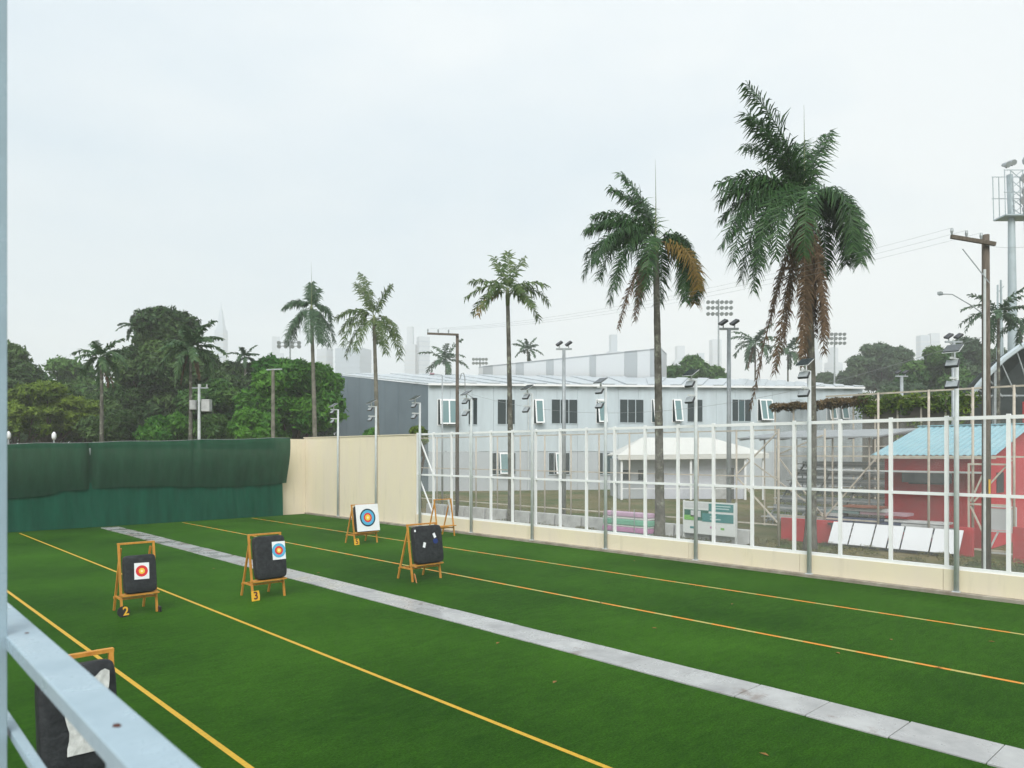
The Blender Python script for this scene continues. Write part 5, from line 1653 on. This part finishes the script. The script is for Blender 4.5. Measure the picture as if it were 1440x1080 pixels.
# stadium light masts
def stadium_mast(u, vtop, vbot, depth, label, rows, ncol, halfw, r=0.25):
    g_ = ground_at(u, depth)
    o = thing('stadium_mast', label, 'light mast', g_, -YAW)
    zt_ = P(u, vtop, depth).z
    kq = depth / F
    MB().tube([(0, 0, 0), (0, 0, zt_)], [r, r * .6], 8).build('mast', 'grey_steel', o)
    for row in rows:
        zr_ = P(u, row, depth).z
        MB().beam((-halfw * kq, -0.2, zr_), (halfw * kq, -0.2, zr_), 0.14).build('lamp_bar', 'grey_steel', o)
        for c_ in range(ncol):
            x = -halfw * kq + 2 * halfw * kq * c_ / (ncol - 1)
            MB().tube([(x, -0.15, zr_ + .15), (x, -0.5, zr_ - .02), (x, -0.75, zr_ - .15)], [0.14, 0.34, 0.42], 8).build('lamp', 'grey_steel', o)
    return o
stadium_mast(1010.5, 421, 540, 150, 'tall floodlight mast with three rows of lamps left of the tallest palm', (425, 433, 441.5), 6, 16)
stadium_mast(1173.5, 468, 560, 165, 'shorter floodlight mast with three lamp rows right of the tallest palm', (470, 476, 482.5), 5, 12)
stadium_mast(675, 503, 540, 190, 'far floodlight mast with lamps peeking above the grey roof', (505, 510.5), 5, 9)
stadium_mast(408, 478, 560, 140, 'far lamp mast half hidden behind the bright green tree', (482, 487), 4, 14)

# big floodlight tower at right edge
DT = 62.0
g_ = ground_at(1424, 92.0); g_.z = -EYE * (92.0 / DT - 1)
tw_ = thing('lamp_tower', 'pale blue-grey floodlight tower with railed platform cut by the right edge', 'light tower', g_, -YAW)
tw_.scale = (92.0 / DT,) * 3
material('tower_paint', (0.42, 0.50, 0.53), 0.4, 0.5, metal=0.2, var=0.15, var_scale=1.5)
zp = P(1424, 306, DT).z
MB().tube([(0, 0, 0), (0, 0, P(0, 470, DT).z), (-0.1, 0, zp), (-0.25, 0, P(0, 246, DT).z)], [0.42, 0.36, 0.26, 0.24], 12).build('mast', 'tower_paint', tw_, smooth=True)
MB().box((0.7, 0, zp), (3.6, 1.6, 0.12)).build('platform', 'tower_paint', tw_)
zq = P(0, 244, DT).z
for x in (-1.1, -0.6, 0.4, 1.2, 2.4):
    for y in (-0.75, 0.75):
        MB().beam((x, y, zp + .06), (x - .08, y, zq), 0.05).build('stanchion', 'tower_paint', tw_)
for z in (zp + (zq - zp) * .5, zq):
    for y in (-0.78, 0.78):
        MB().beam((-1.25, y, z), (2.45, y, z), 0.05).build('guard_rail', 'tower_paint', tw_)
for (x, v_) in ((0.75, 230), (1.2, 226), (0.7, 272), (1.25, 268), (0.75, 297), (-1.0, 236), (-0.55, 233), (1.5, 250)):
    z = P(0, v_, DT).z
    big = x > 0.6
    MB().tube([(x, -0.3, z + .12), (x - .02, -0.7, z), (x - .04, -1.05, z - .14)], [0.14, 0.42 if big else 0.2, 0.52 if big else 0.24], 10).build('lamp', 'tower_paint' if x in (1.2, 1.25, 1.5) else 'grey_steel', tw_)
    MB().beam((x, -0.76, z - .3), (x, -0.3, z + .05), 0.06).build('yoke', 'bracket_dark', tw_)
for k_ in range(5):
    za_, zb_ = zp + (zq - zp) * k_ / 5, zp + (zq - zp) * (k_ + 1) / 5
    MB().beam((-0.55, -0.6, za_), (0.35, -0.6, zb_), 0.045).build('lacing', 'tower_paint', tw_)
    MB().beam((0.35, -0.6, za_), (-0.55, -0.6, zb_), 0.045).build('lacing', 'tower_paint', tw_)
for (x, v_) in ((0.5, 254), (1.0, 243), (1.6, 282), (0.45, 285), (1.9, 236)):
    z = P(0, v_, DT).z
    MB().tube([(x, -0.35, z + .1), (x, -0.7, z), (x, -1.0, z - .12)], [0.12, 0.36, 0.44], 10).build('lamp', 'grey_steel', tw_)
MB().beam((0.6, -.5, zp), (1.0, -.5, zp - 12), 0.04).build('cable', 'wire', tw_)
# bundle of slim lattice poles next to it
lt = thing('lattice_post', 'grey lattice post bundle just left of the floodlight tower', 'mast', ground_at(1410, 90), -YAW)
lt.scale = (1.5,) * 3; lt.location.z = -EYE * 0.5
ztl = P(1410, 392, 60).z
for x, dx in ((-0.5, 0.1), (-0.1, -0.05), (0.35, -0.5)):
    MB().tube([(x, 0, 0), (x + dx, 0, ztl - abs(x))], 0.08, 6).build('leg', 'tower_paint', lt)
for z in np.linspace(2, ztl - 1.2, 9):
    MB().beam((-0.48, 0, z), (0.1, 0, z + .6), 0.05).build('lacing', 'tower_paint', lt)

# ================================================================== DISTANT SKYLINE
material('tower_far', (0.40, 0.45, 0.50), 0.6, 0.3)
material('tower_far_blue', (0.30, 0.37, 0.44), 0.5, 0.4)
sk = [(311, 16, 436, 1250, 'tall slim tower with pointed top behind the biggest tree', 'spire'), (389, 22, 474, 1000, 'stepped block tower behind the bright green tree', 'step'),
      (457, 20, 491, 950, 'plain slab tower left of the yellow-green palm', 'flat'), (497, 46, 491, 950, 'wide slab block behind the yellow-green palm', 'flat'),
      (578, 18, 460, 1100, 'tall tower with stepped top left of the long cross-arm', 'step'), (595, 18, 474, 1100, 'shoulder tower joined on the right of the stepped top tower', 'flat'),
      (863, 20, 471, 1200, 'stepped tower above the striped block', 'step'), (957, 24, 487, 1300, 'low hazy tower right of the second palm', 'step'), (1006, 16, 478, 1300, 'hazy tower behind the stadium mast', 'flat'),
      (985, 12, 497, 1300, 'small hazy tower left of the stadium mast', 'flat'), (1146, 18, 472, 1200, 'hazy tower just right of the tallest palm trunk', 'step'), (1172, 22, 489, 1200, 'rounded hazy tower behind the shorter mast', 'step'),
      (1298, 16, 472, 1150, 'hazy tower left of a pair above the yellow-green tree', 'flat'), (1313, 14, 469, 1150, 'hazy tower right of a pair above the yellow-green tree', 'flat'), (1216, 16, 500, 1350, 'faint low tower above the hazy round tree', 'flat')]
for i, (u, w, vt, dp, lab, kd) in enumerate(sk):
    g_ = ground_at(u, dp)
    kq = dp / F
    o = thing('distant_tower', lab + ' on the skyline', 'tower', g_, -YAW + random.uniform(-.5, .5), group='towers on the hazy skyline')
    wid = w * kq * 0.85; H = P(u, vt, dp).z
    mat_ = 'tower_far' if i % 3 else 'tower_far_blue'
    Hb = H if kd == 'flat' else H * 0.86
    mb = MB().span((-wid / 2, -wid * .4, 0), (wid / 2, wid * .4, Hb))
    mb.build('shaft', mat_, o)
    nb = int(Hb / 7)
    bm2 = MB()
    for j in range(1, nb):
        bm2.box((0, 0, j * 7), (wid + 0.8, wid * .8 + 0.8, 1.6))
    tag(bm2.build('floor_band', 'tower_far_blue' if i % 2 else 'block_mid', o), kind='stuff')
    if kd == 'step':
        MB().span((-wid * .32, -wid * .25, Hb), (wid * .22, wid * .25, H)).build('crown', mat_, o)
    if kd == 'spire':
        MB().add([(-wid * .4, -wid * .3, Hb), (wid * .4, -wid * .3, Hb), (wid * .4, wid * .3, Hb), (-wid * .4, wid * .3, Hb), (-wid * .12, -wid * .1, H), (wid * .12, -wid * .1, H), (wid * .12, wid * .1, H), (-wid * .12, wid * .1, H)],
                 [(0, 1, 5, 4), (1, 2, 6, 5), (2, 3, 7, 6), (3, 0, 4, 7), (4, 5, 6, 7)]).build('crown', mat_, o)
        MB().tube([(0, 0, H), (0, 0, H + 14)], [1.2, 0.3], 6).build('spire', mat_, o)

# ================================================================== HAZE
hz = bpy.data.materials.new('haze')
hz.use_nodes = True
t = hz.node_tree
t.nodes.remove(t.nodes['Principled BSDF'])
pvn = t.nodes.new('ShaderNodeVolumePrincipled')
pvn.inputs['Color'].default_value = (0.97, 0.985, 1.0, 1)
pvn.inputs['Density'].default_value = 0.0008
pvn.inputs['Anisotropy'].default_value = 0.0
t.links.new(pvn.outputs[0], t.nodes['Material Output'].inputs['Volume'])
MATS['haze'] = hz
ho = MB().span((-1510, -1510, -1.5), (1510, 1510, 262)).build('haze', 'haze')
tag(ho, kind='stuff')
